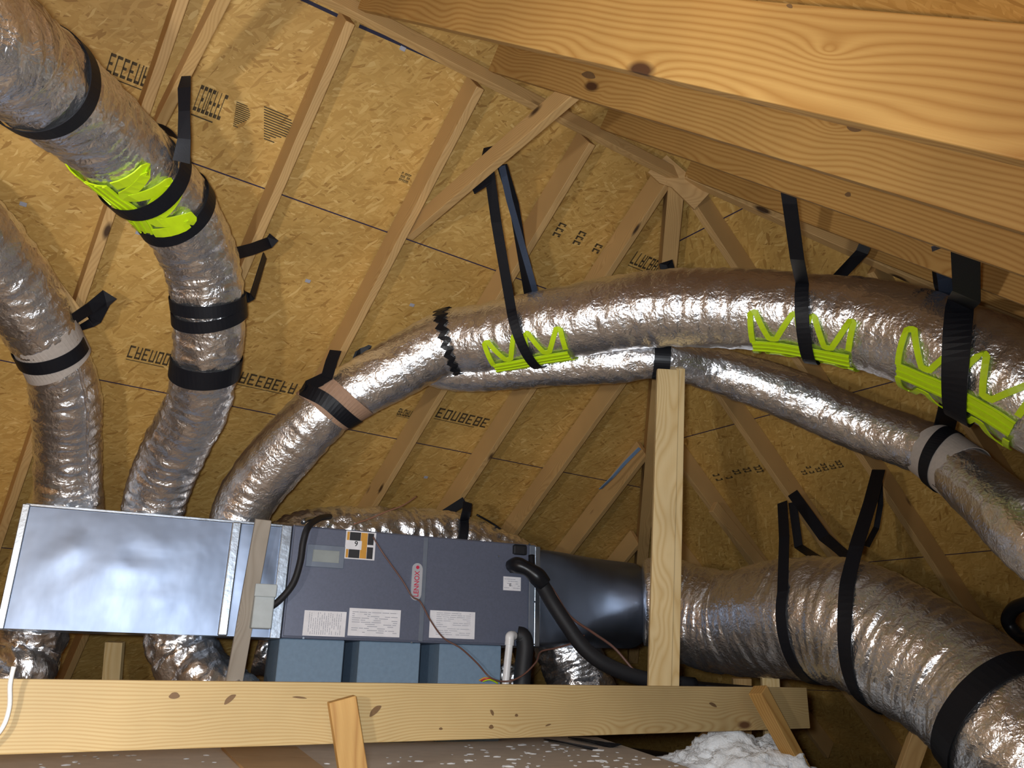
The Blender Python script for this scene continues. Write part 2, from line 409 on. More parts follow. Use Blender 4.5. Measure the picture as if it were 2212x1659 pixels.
for a, lb in jk.items():
    board('jack_rafter', u_l(a, E0[1]+(a-E0[0])*kH+.04), u_l(a, 6.5), RW, RH, NL, M['rafter'], lb, 'rafter', 'left slope jack rafters')
rn = {-.82: 'orange pine rafter of the right slope, furthest toward the near gable', -.21: 'orange pine rafter of the right slope above and left of the viewer',
      .41: 'orange pine rafter of the right slope directly overhead', .99: 'broad bright orange pine rafter with bold wavy grain across the top right',
      1.61: 'second orange pine rafter under the broad bright one, with a dark knot',
      2.26: 'third orange pine rafter, lowest of the bright ones, where a black strap hangs'}
for a, lb in rn.items():
    dz = Z*(.028 if a > 1 else 0)
    board('rafter', u_r(a+.02, E0[1]-.03)+dz, u_r(a+.02, -.9)+dz, RW, RH-.003 if a > 1 else RH+.018, NR, M['pine'], lb, 'rafter', 'right slope rafters')
board('rafter', u_r(2.86, E0[1]-.03), u_r(2.86, -.9), RW, RH, NR, M['pine'], 'dark orange rafter just above the right hip rafter, last full one', 'rafter', 'right slope rafters')
for a, lb in ((3.42, 'short right slope rafter ending at the right hip, behind the wide black strap'), (4.03, 'lower short right slope rafter by the black vent at the right edge')):
    board('jack_rafter', u_r(a, E0[1]-(a-E0[0])-.03), u_r(a, -.9), RW, RH, NR, M['pine'], lb, 'rafter', 'right slope jack rafters')
# hip end rafters
hn = {2.46: ('common_rafter', 0, 'hip end rafter running from the gusset past the big duct to lower right'),
      3.05: ('jack_rafter', 1, 'hip end rafter starting just right of the wooden post, behind the thin branch duct'),
      3.66: ('jack_rafter', 1, 'short hip end rafter right of the wooden post near the return duct'),
      4.25: ('jack_rafter', 1, 'lowest short hip end rafter, behind the wooden post'),
      1.85: ('jack_rafter', 2, 'hip end rafter seen between the big duct and the return duct at the right'),
      1.24: ('jack_rafter', 2, 'hip end rafter at the right edge beside the black opening')}
for n, (nm, s, lb) in hn.items():
    a0 = E0[0]+.05 if s == 0 else (E0[0]+(n-E0[1])/kH+.04 if s == 1 else E0[0]+(E0[1]-n)+.04)
    board(nm, u_h(a0, n), u_h(6.3, n), RW, RH, NH, M['rafter'], lb, 'rafter', 'hip end rafters')
# ridge and hips
board('ridge_board', LOC(AL+.03, E0[1]-.0, 2.405), LOC(E0[0]+.02, E0[1]-.0, 2.405), RW, .062, Z, M['rafter'],
      'long ridge board running down to the gusset, above the tops of the left rafters', 'ridge board')
def hip(p0, p1, lb, w=.05):
    up = (Z - (p1-p0).normalized()*(p1-p0).normalized().z).normalized()
    board('hip_rafter', p0, p1, w, .16, up, M['rafter'], lb, 'rafter')
hip(LOC(E0[0]+.0, E0[1]+.0, ZL-.03), LOC(E0[0]+3.1/kH*1.0, E0[1]+3.1, ZL-.03-3.1*TL), 'left hip rafter, nearly upright in view, dropping from the gusset behind the big duct', .085)
hip(LOC(E0[0]+.03, E0[1]-.03, ZL-.0), LOC(E0[0]+3.1, E0[1]-3.1, ZL-3.1*TR-.0), 'right hip rafter, greyish, slanting beneath the third orange rafter')
bm = bmesh.new()
g = [(1400, 372), (1440, 335), (1482, 372), (1535, 415), (1500, 452), (1452, 405), (1425, 395)]
pp = [hit(u, v, LOC(E0[0], E0[1], ZL-.04), Fv) for u, v in g]
a = [bm.verts.new(p) for p in pp]; b = [bm.verts.new(p+Fv*.018) for p in pp]; bm.faces.new(a); bm.faces.new(b)
for i in range(len(a)): bm.faces.new((a[i], a[(i+1) % len(a)], b[(i+1) % len(a)], b[i]))
tag(link('gusset_plate', bm, M['rafter']), 'irregular plywood gusset nailed where the ridge meets the hips', 'gusset')

# collar ties and braces
board('collar_tie', LOC(1.655, 1.86, 2.0), LOC(1.655, 3.12, 1.94), RW, .089, Z, M['rafter'],
      'slanting collar tie with the long black strap looped over its middle', 'tie', cuts=(.9, -.9))
board('collar_tie', LOC(.46, 1.9, 2.0), LOC(.46, 3.02, 1.92), RW, .089, Z, M['rafter'],
      'collar tie at the top left, cut end touching the rafter above the bent foil duct', 'tie', cuts=(.9, -.9))
board('roof_brace', P(172, 702, 3.50), P(-70, 395, 3.05), .089, .038, (ray(50, 550).normalized()*1), M['rafter'],
      'slanting brace at the left edge between the two left foil ducts', 'brace')
board('cripple_stud', P(1535, 1105, 5.4), P(1640, 1235, 5.55), .038, .089, NH, M['rafter'], 'short stub rafter right of the wooden post, just above the return duct', 'stud')

# blue strap scrap on jack rafter, clips along the seam
ribbon('strap_scrap', [P(1382, 968, 5.35), P(1350, 1000, 5.38), P(1322, 1032, 5.42), P(1297, 1056, 5.5)], [Vector((1, 0, .5))]*4, .03, .004, M['paleblue'],
       label='pale blue strap scrap stuck to a low rafter left of the wooden post', cat='strap')
def onL(u, v, off=.003): return hit(u, v, SL0-NL*off, NL)
def onH(u, v, off=.003): return hit(u, v, SH0-NH*off, NH)
for i, (u, v) in enumerate(((50, 441), (665, 607), (890, 659), (920, 1031), (1170, 1063), (870, 105), (1130, 218), (300, 503))):
    bm = bmesh.new(); bbox(bm, -.013, .013, -.009, .009, -.002, .002, .001)
    o = link('panel_clip', bm, M['greyink'], None, frame(onL(u, v), D1, NL)); keep_parent(o, ceilL)
for (c0, c1) in (((640, -8), (736, 37)), ((776, 56), (1012, 160)), ((1060, 184), (1162, 231)), ((1212, 252), (1262, 275))):  # darkness of the gap under the ridge board, painted as thin strips
    q0, q1 = onL(*c0), onL(*c1); bm = bmesh.new(); l_ = (q1-q0).length; bbox(bm, 0, l_, -.007, .007, -.001, .001)
    o = link('gap_strip', bm, M['gapdark'], None, frame(q0, q1-q0, NL)); keep_parent(o, ceilL)
# ink stamps on the sheathing
def stamp(u, v, w, h, kind, par, on, xd, nn, seed):
    rnd = random.Random(seed); bm = bmesh.new()
    def bar(x0, y0, x1, y1): bbox(bm, min(x0, x1), max(x0, x1), min(y0, y1), max(y0, y1), -.0006, .0006)
    if kind == 'stripes':                        # striped block letter
        k = 13
        for i in range(k):
            y = -h/2+h*i/(k-1)
            t = i/(k-1); lft = -w/2+w*.3*t; rgt = -w/2+w*(.45+.55*abs(math.sin(3.0*t+.4)))
            bar(lft, y, rgt, y+h*.035)
    elif kind == 'grid':
        for i in range(6):
            for j in range(3):
                if rnd.random() < .75:
                    x = -w/2+w*i/6; y = -h/2+h*j/3; bar(x, y, x+w*.11, y+h*.08); bar(x, y, x+w*.025, y+h*.25); bar(x+w*.08, y+h*.1, x+w*.11, y+h*rnd.uniform(.15, .3))
    else:
        x = -w/2
        bar(-w/2, h*.52, w*.3, h*.56)
        while x < w/2-w*.1:
            lw = w*.11
            bar(x, -h*.4, x+lw*.22, h*.4); bar(x, h*.28, x+lw, h*.4)
            if rnd.random() < .6: bar(x, -.05*h, x+lw*.8, .06*h)
            if rnd.random() < .5: bar(x+lw*.78, -h*.4, x+lw, h*.4)
            if rnd.random() < .6: bar(x, -h*.4, x+lw, -h*.28)
            x += lw*1.35
    o = link('ink_stamp', bm, M['stamp'], None, frame(on(u, v, .0015), xd, nn)); keep_parent(o, par)
for i, (u, v, w, h, k) in enumerate(((455, 222, .11, .14, 'letters'), (520, 250, .07, .10, 'stripes'), (598, 275, .16, .13, 'stripes'), (285, 155, .17, .10, 'letters'),
        (1265, 522, .42, .09, 'grid'), (1398, 568, .22, .10, 'letters'), (330, 770, .22, .09, 'letters'), (580, 828, .3, .09, 'letters'),
        (1000, 903, .36, .09, 'letters'), (875, 385, .05, .05, 'grid'), (880, 893, .12, .06, 'letters'))):
    stamp(u, v, w, h, k, ceilL, onL, -D1 if False else D1, NL, i)
for i, (u, v, w, h) in enumerate(((1600, 1020, .5, .06), (1770, 1010, .3, .06))): stamp(u, v, w, h, 'grid', ceilH, onH, N, NH, 40+i)

# ------------------------------------------------------------------ flexible ducts
class Duct:
    def __init__(s, pts, ds=.0105, nth=88, amp=(.006, .004), freq=(42, 1.6), mat=None, name='flex_duct', label=None, cat='duct', group=None, seed=0):
        q = [(P(u, v, d), r) for u, v, d, r in pts]
        C = spline(q, 40)
        acc = [0]
        for i in range(1, len(C)): acc.append(acc[-1]+(C[i][0]-C[i-1][0]).length)
        s.L = acc[-1]; n = int(s.L/ds); s.n = n; s.c = []; s.r = []; j = 0
        for i in range(n+1):
            t = s.L*i/n
            while j < len(acc)-2 and acc[j+1] < t: j += 1
            w = (t-acc[j])/max(1e-9, acc[j+1]-acc[j]); s.c.append(C[j][0].lerp(C[j+1][0], w)); s.r.append(C[j][1]*(1-w)+C[j+1][1]*w)
        s.t = []; s.e1 = []; s.e2 = []
        for i in range(n+1):
            t = (s.c[min(i+2, n)]-s.c[max(i-2, 0)]).normalized(); ref = -Fv
            e1 = (ref-t*t.dot(ref)).normalized(); s.t.append(t); s.e1.append(e1); s.e2.append(t.cross(e1))
        s.ds = s.L/n; off = Vector((seed*7.3, seed*3.1, seed*1.7)); bm = bmesh.new(); rings = []
        for i in range(n+1):
            x = i*s.ds; ring = []
            for k in range(nth):
                a = 2*math.pi*k/nth; ca, sa = math.cos(a), math.sin(a); r = s.r[i]
                w1 = noise.noise(Vector((x*freq[0], ca*freq[1], sa*freq[1]))+off)
                w2 = noise.noise(Vector((x*freq[0]*.35, ca*freq[1]*1.7, sa*freq[1]*1.7))+off*2)
                w3 = noise.noise(Vector((x*60, ca*r*60, sa*r*60))+off*3)
                d = amp[0]*(w1*.8-abs(w2)*1.6+.35)+amp[1]*(w3-abs(w1)*.6)
                ring.append(bm.verts.new(s.c[i]+(s.e1[i]*ca+s.e2[i]*sa)*(r+d)))
            rings.append(ring)
        for i in range(n):
            for k in range(nth):
                bm.faces.new((rings[i][k], rings[i][(k+1) % nth], rings[i+1][(k+1) % nth], rings[i+1][k]))
        bm.faces.new(rings[0]); bm.faces.new(rings[-1][::-1])
        o0 = s.c[0].copy(); bmesh.ops.translate(bm, verts=bm.verts[:], vec=-o0)
        s.obj = link(name, bm, mat, None, Matrix.Translation(o0), True); tag(s.obj, label, cat, group)
        s.amp = amp[0]+amp[1]
    def at(s, x, th, off=0.):
        f = max(0, min(s.n-1e-6, x/s.ds)); i = int(f); w = f-i
        c = s.c[i].lerp(s.c[i+1], w); e1 = s.e1[i].lerp(s.e1[i+1], w).normalized(); e2 = s.e2[i].lerp(s.e2[i+1], w).normalized()
        r = s.r[i]*(1-w)+s.r[i+1]*w
        return c+(e1*math.cos(th)+e2*math.sin(th))*(r+off)
    def tan(s, x): return s.t[max(0, min(s.n, int(x/s.ds)))]
    def nrm(s, x, th):
        i = max(0, min(s.n, int(x/s.ds))); return s.e1[i]*math.cos(th)+s.e2[i]*math.sin(th)
    def bot(s, x):
        return 1 if s.e2[max(0, min(s.n, int(x/s.ds)))].z < 0 else -1
    def find(s, u, v):
        best = None
        for i in range(0, s.n, 2):
            for k in range(-17, 18):
                th = k*math.radians(5); p = s.at(i*s.ds, th)
                if s.nrm(i*s.ds, th).dot(p) > 0: continue
                a, b, z = proj(p); e = (a-u)**2+(b-v)**2
                if best is None or e < best[0]: best = (e, i*s.ds, th)
        return best[1], best[2]
def band_fit(D, pix):
    """s(theta) = a + c sin(theta) through two pixels"""
    (s0, t0), (s1, t1) = D.find(*pix[0]), D.find(*pix[1])
    k = math.sin(t1)-math.sin(t0); c = (s1-s0)/k if abs(k) > .15 else 0; c = max(-.12, min(.12, c))
    return (s0+s1)/2-c*(math.sin(t0)+math.sin(t1))/2, c
def band(D, pix, width, name, mat, label=None, cat=None, group=None, off=.007, th=.003, t0=0, t1=2*math.pi, parent=None, shift=0, square=False):
    a, c = band_fit(D, pix); a += shift; c = 0 if square else c; full = abs(t1-t0) > 6.2; n = 56; pts = []; wd = []
    for i in range(n if full else n+1):
        t = t0+(t1-t0)*i/n; x = a+c*math.sin(t); pts.append(D.at(x, t, off)); wd.append(D.tan(x))
    return ribbon(name, pts, wd, width, th, mat, parent, label, cat, group, closed=full)
def sling(D, pix, width, front, back, name, mat, label, group=None, phif=30, phib=30, off=.009, twist=.0, cat='strap'):
    """strap from front anchor points, under the duct, up to back anchor points"""
    a, c = band_fit(D, pix); b = D.bot(a); pts = []; wd = []
    tf = -b*math.radians(phif); tb = b*math.radians(180+phib)
    arc = []; n = 40
    for i in range(n+1):
        t = tf+(tb-tf)*i/n; x = a+c*math.sin(t); arc.append((D.at(x, t, off), D.tan(x)))
    w0 = arc[0][1]; w1 = arc[-1][1]
    for i, p in enumerate(front):
        f = 1-i/max(1, len(front)); pts.append(p); wd.append((w0*(1-f*twist)+(-Fv)*f*twist).normalized())
    m = 6
    if front:
        q = arc[0][0]; p = front[-1]
        for i in range(1, m): pts.append(p.lerp(q, i/m)); wd.append(w0)
    for p, w in arc: pts.append(p); wd.append(w)
    if back:
        q = arc[-1][0]; p = back[0]
        for i in range(1, m): pts.append(q.lerp(p, i/m)); wd.append(w1)
        for p in back: pts.append(p); wd.append(w1)
    return ribbon(name, pts, wd, width, .0035, mat, None, label, cat, group)
def saddle(D, u, v, Ls, label, hf=.3, deg=None, ww=.024):
    """ribbed plastic support: spine along the duct with zigzag wings"""
    s0, t0 = D.find(u, v); b = D.bot(s0); r = D.r[int(s0/D.ds)]; t0 = b*math.radians(deg) if deg else t0
    root = empty('duct_saddle', D.at(s0, t0, 0)); tag(root, label, 'duct support', 'lime duct saddles')
    def pt(x, y, off): return D.at(s0+(x-.5)*Ls, t0+b*y/r, off)
    BW = .075
    def strip(name, y0, y1, off, th):
        ny = 5; nx = 22; bm = bmesh.new(); g = [[[bm.verts.new(pt(i/nx, y0+(y1-y0)*j/ny, off+k*th)) for k in (0, 1)] for j in range(ny+1)] for i in range(nx+1)]
        for i in range(nx):
            for j in range(ny):
                for k in (0, 1): bm.faces.new((g[i][j][k], g[i+1][j][k], g[i+1][j+1][k], g[i][j+1][k]))
            for j in (0, ny): bm.faces.new((g[i][j][0], g[i+1][j][0], g[i+1][j][1], g[i][j][1]))
        for i in (0, nx):
            for j in range(ny): bm.faces.new((g[i][j][0], g[i][j+1][0], g[i][j+1][1], g[i][j][1]))
        o = link(name, bm, M['green']); keep_parent(o, root)
    strip('spine', -BW/2, BW/2, .008, .005)
    for y in (-BW*.42, -BW*.08, BW*.3): strip('rib', y, y+.008, .012, .006)
    Hh = Ls*hf
    for side in (-1, 1):
        pl = [(.01, 0), (-.015, .9), (.04, .95), (.2, .18), (.27, .18), (.40, .95), (.44, 1), (.5, .35), (.56, 1), (.6, .95), (.72, .18), (.79, .18), (.95, .95), (1.0, .9), (.99, 0)]
        pts = []; wd = []
        for i in range(len(pl)-1):
            (xa, ya), (xb, yb) = pl[i], pl[i+1]
            for k in range(5):
                x = xa+(xb-xa)*k/5; y = ya+(yb-ya)*k/5; pts.append(pt(x, side*(BW/2-.006+y*Hh), .012))
                dx = (xb-xa)*Ls; dy = (yb-ya)*Hh*side; l = math.hypot(dx, dy)
                T = pt(x+.001, side*(BW/2+y*Hh), .01)-pt(x, side*(BW/2+y*Hh), .01); T.normalize()
                U2 = pt(x, side*(BW/2+y*Hh)+.002, .01)-pt(x, side*(BW/2+y*Hh), .01); U2.normalize()
                wd.append((T*(-dy)+U2*dx).normalized() if l > 0 else T)
        for i in range(1, len(wd)):
            if wd[i].dot(wd[i-1]) < 0: wd[i] = -wd[i]
        ribbon('zigzag_wing', pts, wd, ww, .005, M['green'], root)
    return root

G = 'foil flex ducts'
MD = Duct([(500, 1185, 4.1, .13), (514, 1122, 4.13, .14), (545, 1060, 4.14, .15), (610, 980, 4.13, .155), (690, 895, 4.11, .15), (735, 862, 4.12, .142), (850, 800, 4.15, .152), (960, 742, 4.16, .160),
           (1060, 727, 4.12, .172), (1200, 700, 4.02, .175), (1400, 668, 3.88, .182), (1600, 667, 3.72, .182), (1740, 680, 3.58, .178), (1900, 705, 3.42, .195), (2060, 760, 3.2, .196), (2230, 845, 3.0, .205), (2400, 960, 2.85, .205), (2800, 1350, 2.6, .205), (3100, 1900, 2.5, .2)],
          amp=(.005, .0015), freq=(34, 1.), mat=M['foil'], label='big foil duct arching from the sheet metal box across the middle to the right edge', group=G, seed=1)
BD = Duct([(905, 785, 4.2, .09), (1000, 800, 4.28, .112), (1200, 786, 4.2, .115), (1330, 779, 4.12, .115), (1435, 776, 4.05, .095), (1540, 798, 4.1, .112), (1700, 850, 4.0, .125), (1850, 915, 3.85, .125), (2010, 975, 3.6, .118), (2120, 1060, 3.3, .125), (2230, 1165, 3.0, .13), (2380, 1300, 2.8, .13), (2600, 1650, 2.6, .13), (2700, 2000, 2.5, .13)],
          amp=(.004, .0015), freq=(32, 1.2), mat=M['foil'], label='thinner foil branch duct resting on the wooden post and sloping down right', group=G, seed=2)
D1_ = Duct([(150, 1165, 3.85, .13), (150, 1102, 3.87, .145), (148, 1030, 3.84, .142), (146, 945, 3.76, .14), (142, 850, 3.63, .142), (118, 770, 3.5, .128), (60, 665, 3.34, .15), (0, 580, 3.2, .155), (-90, 480, 3.0, .155), (-300, 330, 2.7, .155)],
           amp=(.009, .0035), freq=(44, .9), mat=M['foil'], label='foil duct at the far left with a grey cardboard collar', group=G, seed=3)
D2_ = Duct([(326, 1170, 3.97, .13), (330, 1108, 3.98, .142), (348, 1040, 3.95, .145), (380, 965, 3.87, .145), (425, 880, 3.74, .14), (440, 815, 3.62, .135), (450, 740, 3.54, .145), (452, 670, 3.47, .142), (432, 560, 3.36, .15), (370, 440, 3.12, .150), (275, 338, 2.85, .150), (163, 238, 2.55, .152), (40, 140, 2.25, .155), (-120, 30, 2.0, .16), (-500, -150, 1.8, .16)],
           amp=(.009, .0035), freq=(46, .9), mat=M['foil'], label='foil duct swooping from the sheet metal box up to the top left corner', group=G, seed=4)
RDt = Duct([(1390, 1300, 4.70, .235), (1430, 1304, 4.68, .262), (1500, 1330, 4.58, .272), (1590, 1345, 4.42, .272), (1700, 1335, 4.15, .29), (1830, 1345, 3.9, .30), (1960, 1410, 3.65, .29), (2090, 1490, 3.4, .28), (2200, 1600, 3.15, .28), (2330, 1760, 2.95, .28), (2500, 2100, 2.7, .28)],
           ds=.011, nth=120, amp=(.010, .004), freq=(44, .8), mat=M['foil'], name='return_duct', label='fat wrinkled foil return duct at lower right with three black straps', group=None, seed=5)
BK = Duct([(600, 1165, 4.62, .11), (680, 1150, 4.64, .135), (800, 1152, 4.76, .15), (950, 1160, 4.95, .16), (1060, 1190, 5.05, .15), (1180, 1250, 5.15, .14), (1250, 1330, 5.2, .13)],
          amp=(.014, .006), freq=(30, 1.), mat=M['foil'], label='foil duct lying behind the grey air handler, only its top showing', group=G, seed=6)
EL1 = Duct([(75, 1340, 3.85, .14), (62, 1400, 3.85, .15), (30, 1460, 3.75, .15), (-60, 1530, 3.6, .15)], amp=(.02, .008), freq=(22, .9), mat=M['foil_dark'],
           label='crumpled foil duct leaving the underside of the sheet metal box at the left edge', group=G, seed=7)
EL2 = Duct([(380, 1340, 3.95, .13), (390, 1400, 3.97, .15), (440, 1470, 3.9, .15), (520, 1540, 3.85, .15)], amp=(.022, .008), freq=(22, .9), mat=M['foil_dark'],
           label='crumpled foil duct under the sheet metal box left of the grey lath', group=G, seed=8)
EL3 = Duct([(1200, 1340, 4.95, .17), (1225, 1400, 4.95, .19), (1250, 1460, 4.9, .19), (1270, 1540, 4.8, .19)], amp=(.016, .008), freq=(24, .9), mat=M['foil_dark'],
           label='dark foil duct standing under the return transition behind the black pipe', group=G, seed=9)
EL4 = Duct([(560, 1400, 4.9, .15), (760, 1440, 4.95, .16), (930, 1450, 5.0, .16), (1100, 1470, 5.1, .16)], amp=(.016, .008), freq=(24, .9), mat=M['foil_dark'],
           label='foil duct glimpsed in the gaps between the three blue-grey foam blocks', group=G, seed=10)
# seam tape on the far left duct
b1 = D1_.bot(.3)
pts = [D1_.at(x*.03+.1, -1.15 if False else 1.15*(1 if proj(D1_.at(.5, 1.2))[0] > proj(D1_.at(.5, 0))[0] else -1), .004+.004*math.sin(x*2.1)) for x in range(30)]
o = tube('foil_seam', pts, .009, M['foil'], seg=8, res=3); keep_parent(o, D1_.obj)

# --- webbing, collars, tape
SG = 'black webbing straps'
def S(*a): return P(*a)
sling(MD, ((1110, 690), (1135, 745)), .048, [S(1068, 352, 3.66), S(1056, 318, 3.60), S(1052, 335, 3.56), S(1072, 480, 3.72)], [S(1110, 440, 3.85), S(1084, 356, 3.68)], 'hanging_strap', M['strap'],
      'long black strap slung over the collar tie and under the big duct', SG, twist=.3, off=.026)
ribbon('hanging_strap', [S(1084, 358, 3.63), S(1100, 430, 3.75), S(1128, 530, 3.95), S(1152, 615, 4.1), S(1165, 665, 4.22)], [Rv]*5, .03, .004, M['strap_sheen'],
       label='narrow strap with a bluish sheen right of the long black strap, dropping behind the big duct', cat='strap', group='blue-sheen webbing straps')
ribbon('strap_tail', [S(1062, 385, 3.62), S(1040, 400, 3.64), S(1022, 412, 3.66)], [Uv]*3, .035, .004, M['strap'],
       label='short black strap tail poking left from beneath the collar tie', cat='strap')
sling(MD, ((1735, 690), (1745, 740)), .055, [S(1728, 376, 3.10), S(1700, 398, 3.02), S(1706, 440, 3.05), S(1722, 560, 3.22)], [S(1862, 545, 3.75), S(1893, 472, 3.72)], 'hanging_strap', M['strap'],
      'black strap with a folded top hanging from the third orange rafter', SG, twist=.15, off=.026)
sling(MD, ((2065, 760), (2070, 820)), .095, [S(2085, 535, 2.55), S(2088, 640, 2.75)], [S(2040, 620, 3.4), S(2030, 520, 3.2)], 'hanging_strap', M['strap'],
      'widest black strap hanging at the right, crossing the rightmost lime support on the big duct', SG, off=.026)
ribbon('hanging_strap', [S(2028, 530, 3.0), S(2040, 600, 3.25), S(2046, 660, 3.42)], [Rv]*3, .05, .004, M['strap_sheen'],
       label='strap edge with a bluish sheen just left of the widest black strap', cat='strap', group='blue-sheen webbing straps')
ribbon('hanging_strap', [S(2062, 835, 3.25), S(2052, 880, 3.45), S(2042, 915, 3.62), S(2036, 940, 3.72)], [Rv+Uv*.2]*4, .1, .004, M['strap'],
       label='black strap linking the big duct down to the cardboard collar of the branch duct', cat='strap', group=SG)
band(BD, ((1435, 765), (1435, 785)), .078, 'tape_wrap', M['tape'], 'square of black tape around the branch duct on top of the wooden post', 'tape')
band(BD, ((2016, 968), (2016, 968)), .21, 'cardboard_collar', M['corr'], 'grey corrugated cardboard collar on the branch duct at the right', 'cardboard', 'cardboard collars', off=.006)
band(BD, ((2030, 950), (2002, 1010)), .06, 'strap_loop', M['strap'], 'black strap loop over the cardboard collar of the branch duct', 'strap', off=.012)
# lower left of the big duct
cc = band(MD, ((715, 862), (760, 900)), .16, 'cardboard_collar', M['corr_brown'], 'brown cardboard collar near the lower end of the big duct', 'cardboard', 'cardboard collars', off=.006)
sling(MD, ((712, 868), (755, 905)), .07, [S(725, 757, 4.05), S(716, 780, 4.03), S(706, 815, 4.0)], [S(770, 790, 4.4), S(790, 742, 4.4)], 'hanging_strap', M['strap'],
      'black strap round the brown cardboard collar, tied up to a rafter', SG, phif=60, off=.012)
# zigzag lacing at the joint
a_, c_ = band_fit(MD, ((950, 700), (975, 780)))
pts = []; wd = []
for i in range(132):
    t = 2*math.pi*i/132; x = a_+c_*math.sin(t)+.022*(abs((i % 6)-3)/1.5-1); pts.append(MD.at(x, t, .010)); wd.append(MD.tan(x))
ribbon('zigzag_lacing', pts, wd, .026, .004, M['tape'], None, 'black zigzag lacing around the joint of the big duct', 'lacing', closed=True)
# far left duct
band(D1_, ((90, 790), (150, 765)), .165, 'cardboard_collar', M['corr'], 'grey and brown cardboard collar on the far left duct', 'cardboard', 'cardboard collars', off=.006)
sling(D1_, ((95, 797), (160, 765)), .062, [], [S(205, 690, 3.56), S(232, 640, 3.58)], 'hanging_strap', M['strap'], 'black strap around the cardboard collar of the far left duct', SG, phif=100, phib=0, off=.012)
ribbon('strap_tail', [S(158, 690, 3.42), S(195, 665, 3.50), S(226, 640, 3.54), S(242, 655, 3.55)], [Uv+Rv*.3]*4, .055, .004, M['strap'],
       label='black strap tail nailed to a rafter beside the far left duct', cat='strap')
# upper left duct
band(D2_, ((206, 200), (150, 265)), .058, 'strap_loop', M['strap'], 'uppermost black strap loop around the swooping duct near the top left corner', 'strap', SG, off=.009)
band(D2_, ((385, 370), (300, 455)), .07, 'strap_loop', M['strap'], 'black strap loop crossing the lime support of the swooping duct', 'strap', SG, off=.024)
ribbon('hanging_strap', [S(414, 118, 2.98), S(403, 160, 2.9), S(398, 190, 2.86), S(398, 240, 2.84), S(398, 300, 2.84), S(392, 350, 2.86)], [Rv+Uv*.1]*6, .04, .004, M['strap'], label='black strap rising past the swooping duct to the cut end of a collar tie', cat='strap', group=SG, widths=[.02, .03, .045, .04, .045, .06])
band(D2_, ((450, 445), (375, 510)), .062, 'strap_loop', M['strap'], 'black strap loop just below the lime support of the swooping duct', 'strap', SG, off=.009)
band(D2_, ((400, 668), (500, 660)), .052, 'strap_loop', M['strap'], 'upper of two close black strap loops halfway down the swooping duct', 'strap', SG, off=.009)
sling(D2_, ((400, 700), (500, 690)), .052, [], [S(545, 640, 3.6), S(572, 552, 3.68)], 'hanging_strap', M['strap'],
      'lower of two close black strap loops, its tail rising to a rafter', SG, phif=90, phib=0, off=.01)
ribbon('strap_tail', [S(508, 548, 3.42), S(545, 538, 3.52), S(582, 524, 3.62), S(592, 512, 3.62)], [Uv]*4, .05, .004, M['strap'],
       label='short black strap tail bridging from the swooping duct to a rafter foot', cat='strap')
band(D2_, ((395, 812), (480, 822)), .09, 'strap_loop', M['strap'], 'lowest and broadest black strap loop on the swooping duct', 'strap', SG, off=.009)
# return duct
sling(RDt, ((1688, 1330), (1715, 1430)), .055, [S(1690, 1085, 4.4), S(1694, 1160, 4.15)], [S(1725, 1180, 4.8), S(1712, 1085, 4.9)], 'hanging_strap', M['strap'],
      'left of the three black straps on the return duct', SG, phif=45)
sling(RDt, ((1820, 1320), (1830, 1420)), .065, [S(1898, 1015, 4.35), S(1880, 1085, 4.1), S(1850, 1180, 3.85)], [S(1780, 1160, 4.6), S(1712, 1065, 4.9)], 'hanging_strap', M['strap'],
      'middle of the three black straps on the return duct', SG, phif=45)
ribbon('strap_tail', [S(1900, 1020, 4.5), S(1902, 1090, 4.5), S(1893, 1140, 4.45), S(1872, 1180, 4.3)], [Rv]*4, .03, .003, M['strap'], label='thin strap tail curling beside the middle strap of the return duct', cat='strap')
band(RDt, ((2140, 1470), (2060, 1560)), .10, 'strap_loop', M['strap'], 'right of the three black straps on the return duct, at the right edge', 'strap', SG, off=.012)
# behind the unit
sling(BK, ((1004, 1120), (1004, 1140)), .055, [S(1010, 1085, 4.85), S(1008, 1105, 4.8)], [S(960, 1110, 5.1), S(1004, 1082, 5.15)], 'hanging_strap', M['strap'],
      'black strap holding the duct behind the air handler', SG, phif=60)
ribbon('strap_bracket', [S(1440, 598, 4.2), S(1432, 572, 4.2), S(1446, 566, 4.22), S(1450, 585, 4.24)], [Rv]*4, .04, .01, M['tape'], label='small black knot of strap showing above the big duct near the hip rafter', cat='strap')

# --- lime duct saddles
saddle(MD, 1135, 740, .385, 'small lime plastic duct support under the long black strap', hf=.36, deg=64)
saddle(MD, 1735, 735, .44, 'lime plastic duct support on the middle of the big duct', hf=.34, deg=66)
saddle(MD, 2075, 815, .46, 'lime plastic duct support nearest the right edge', hf=.34, deg=64)
saddle(D2_, 345, 430, .36, 'lime plastic duct support on the swooping duct at upper left', hf=.42, deg=34, ww=.045)

# ------------------------------------------------------------------ air handler, plenum, transition
UA = LOC(.42, 4.20, 0); UB = LOC(2.93, 3.60, 0); ux = (UB-UA).normalized(); uy = Z.cross(ux); UF = frame(UA, ux, Z); UI = UF.inverted()
def uf(u, v, y=0):
    p = UI@hit(u, v, UA+uy*y, uy); return p.x, p.z
ZT, ZBt = .645, .12
xl = uf(25, 1230)[0]; x1 = uf(620, 1260)[0]; x2 = uf(1158, 1290)[0]; xs = uf(515, 1250)[0]; x3 = uf(1400, 1300)[0]
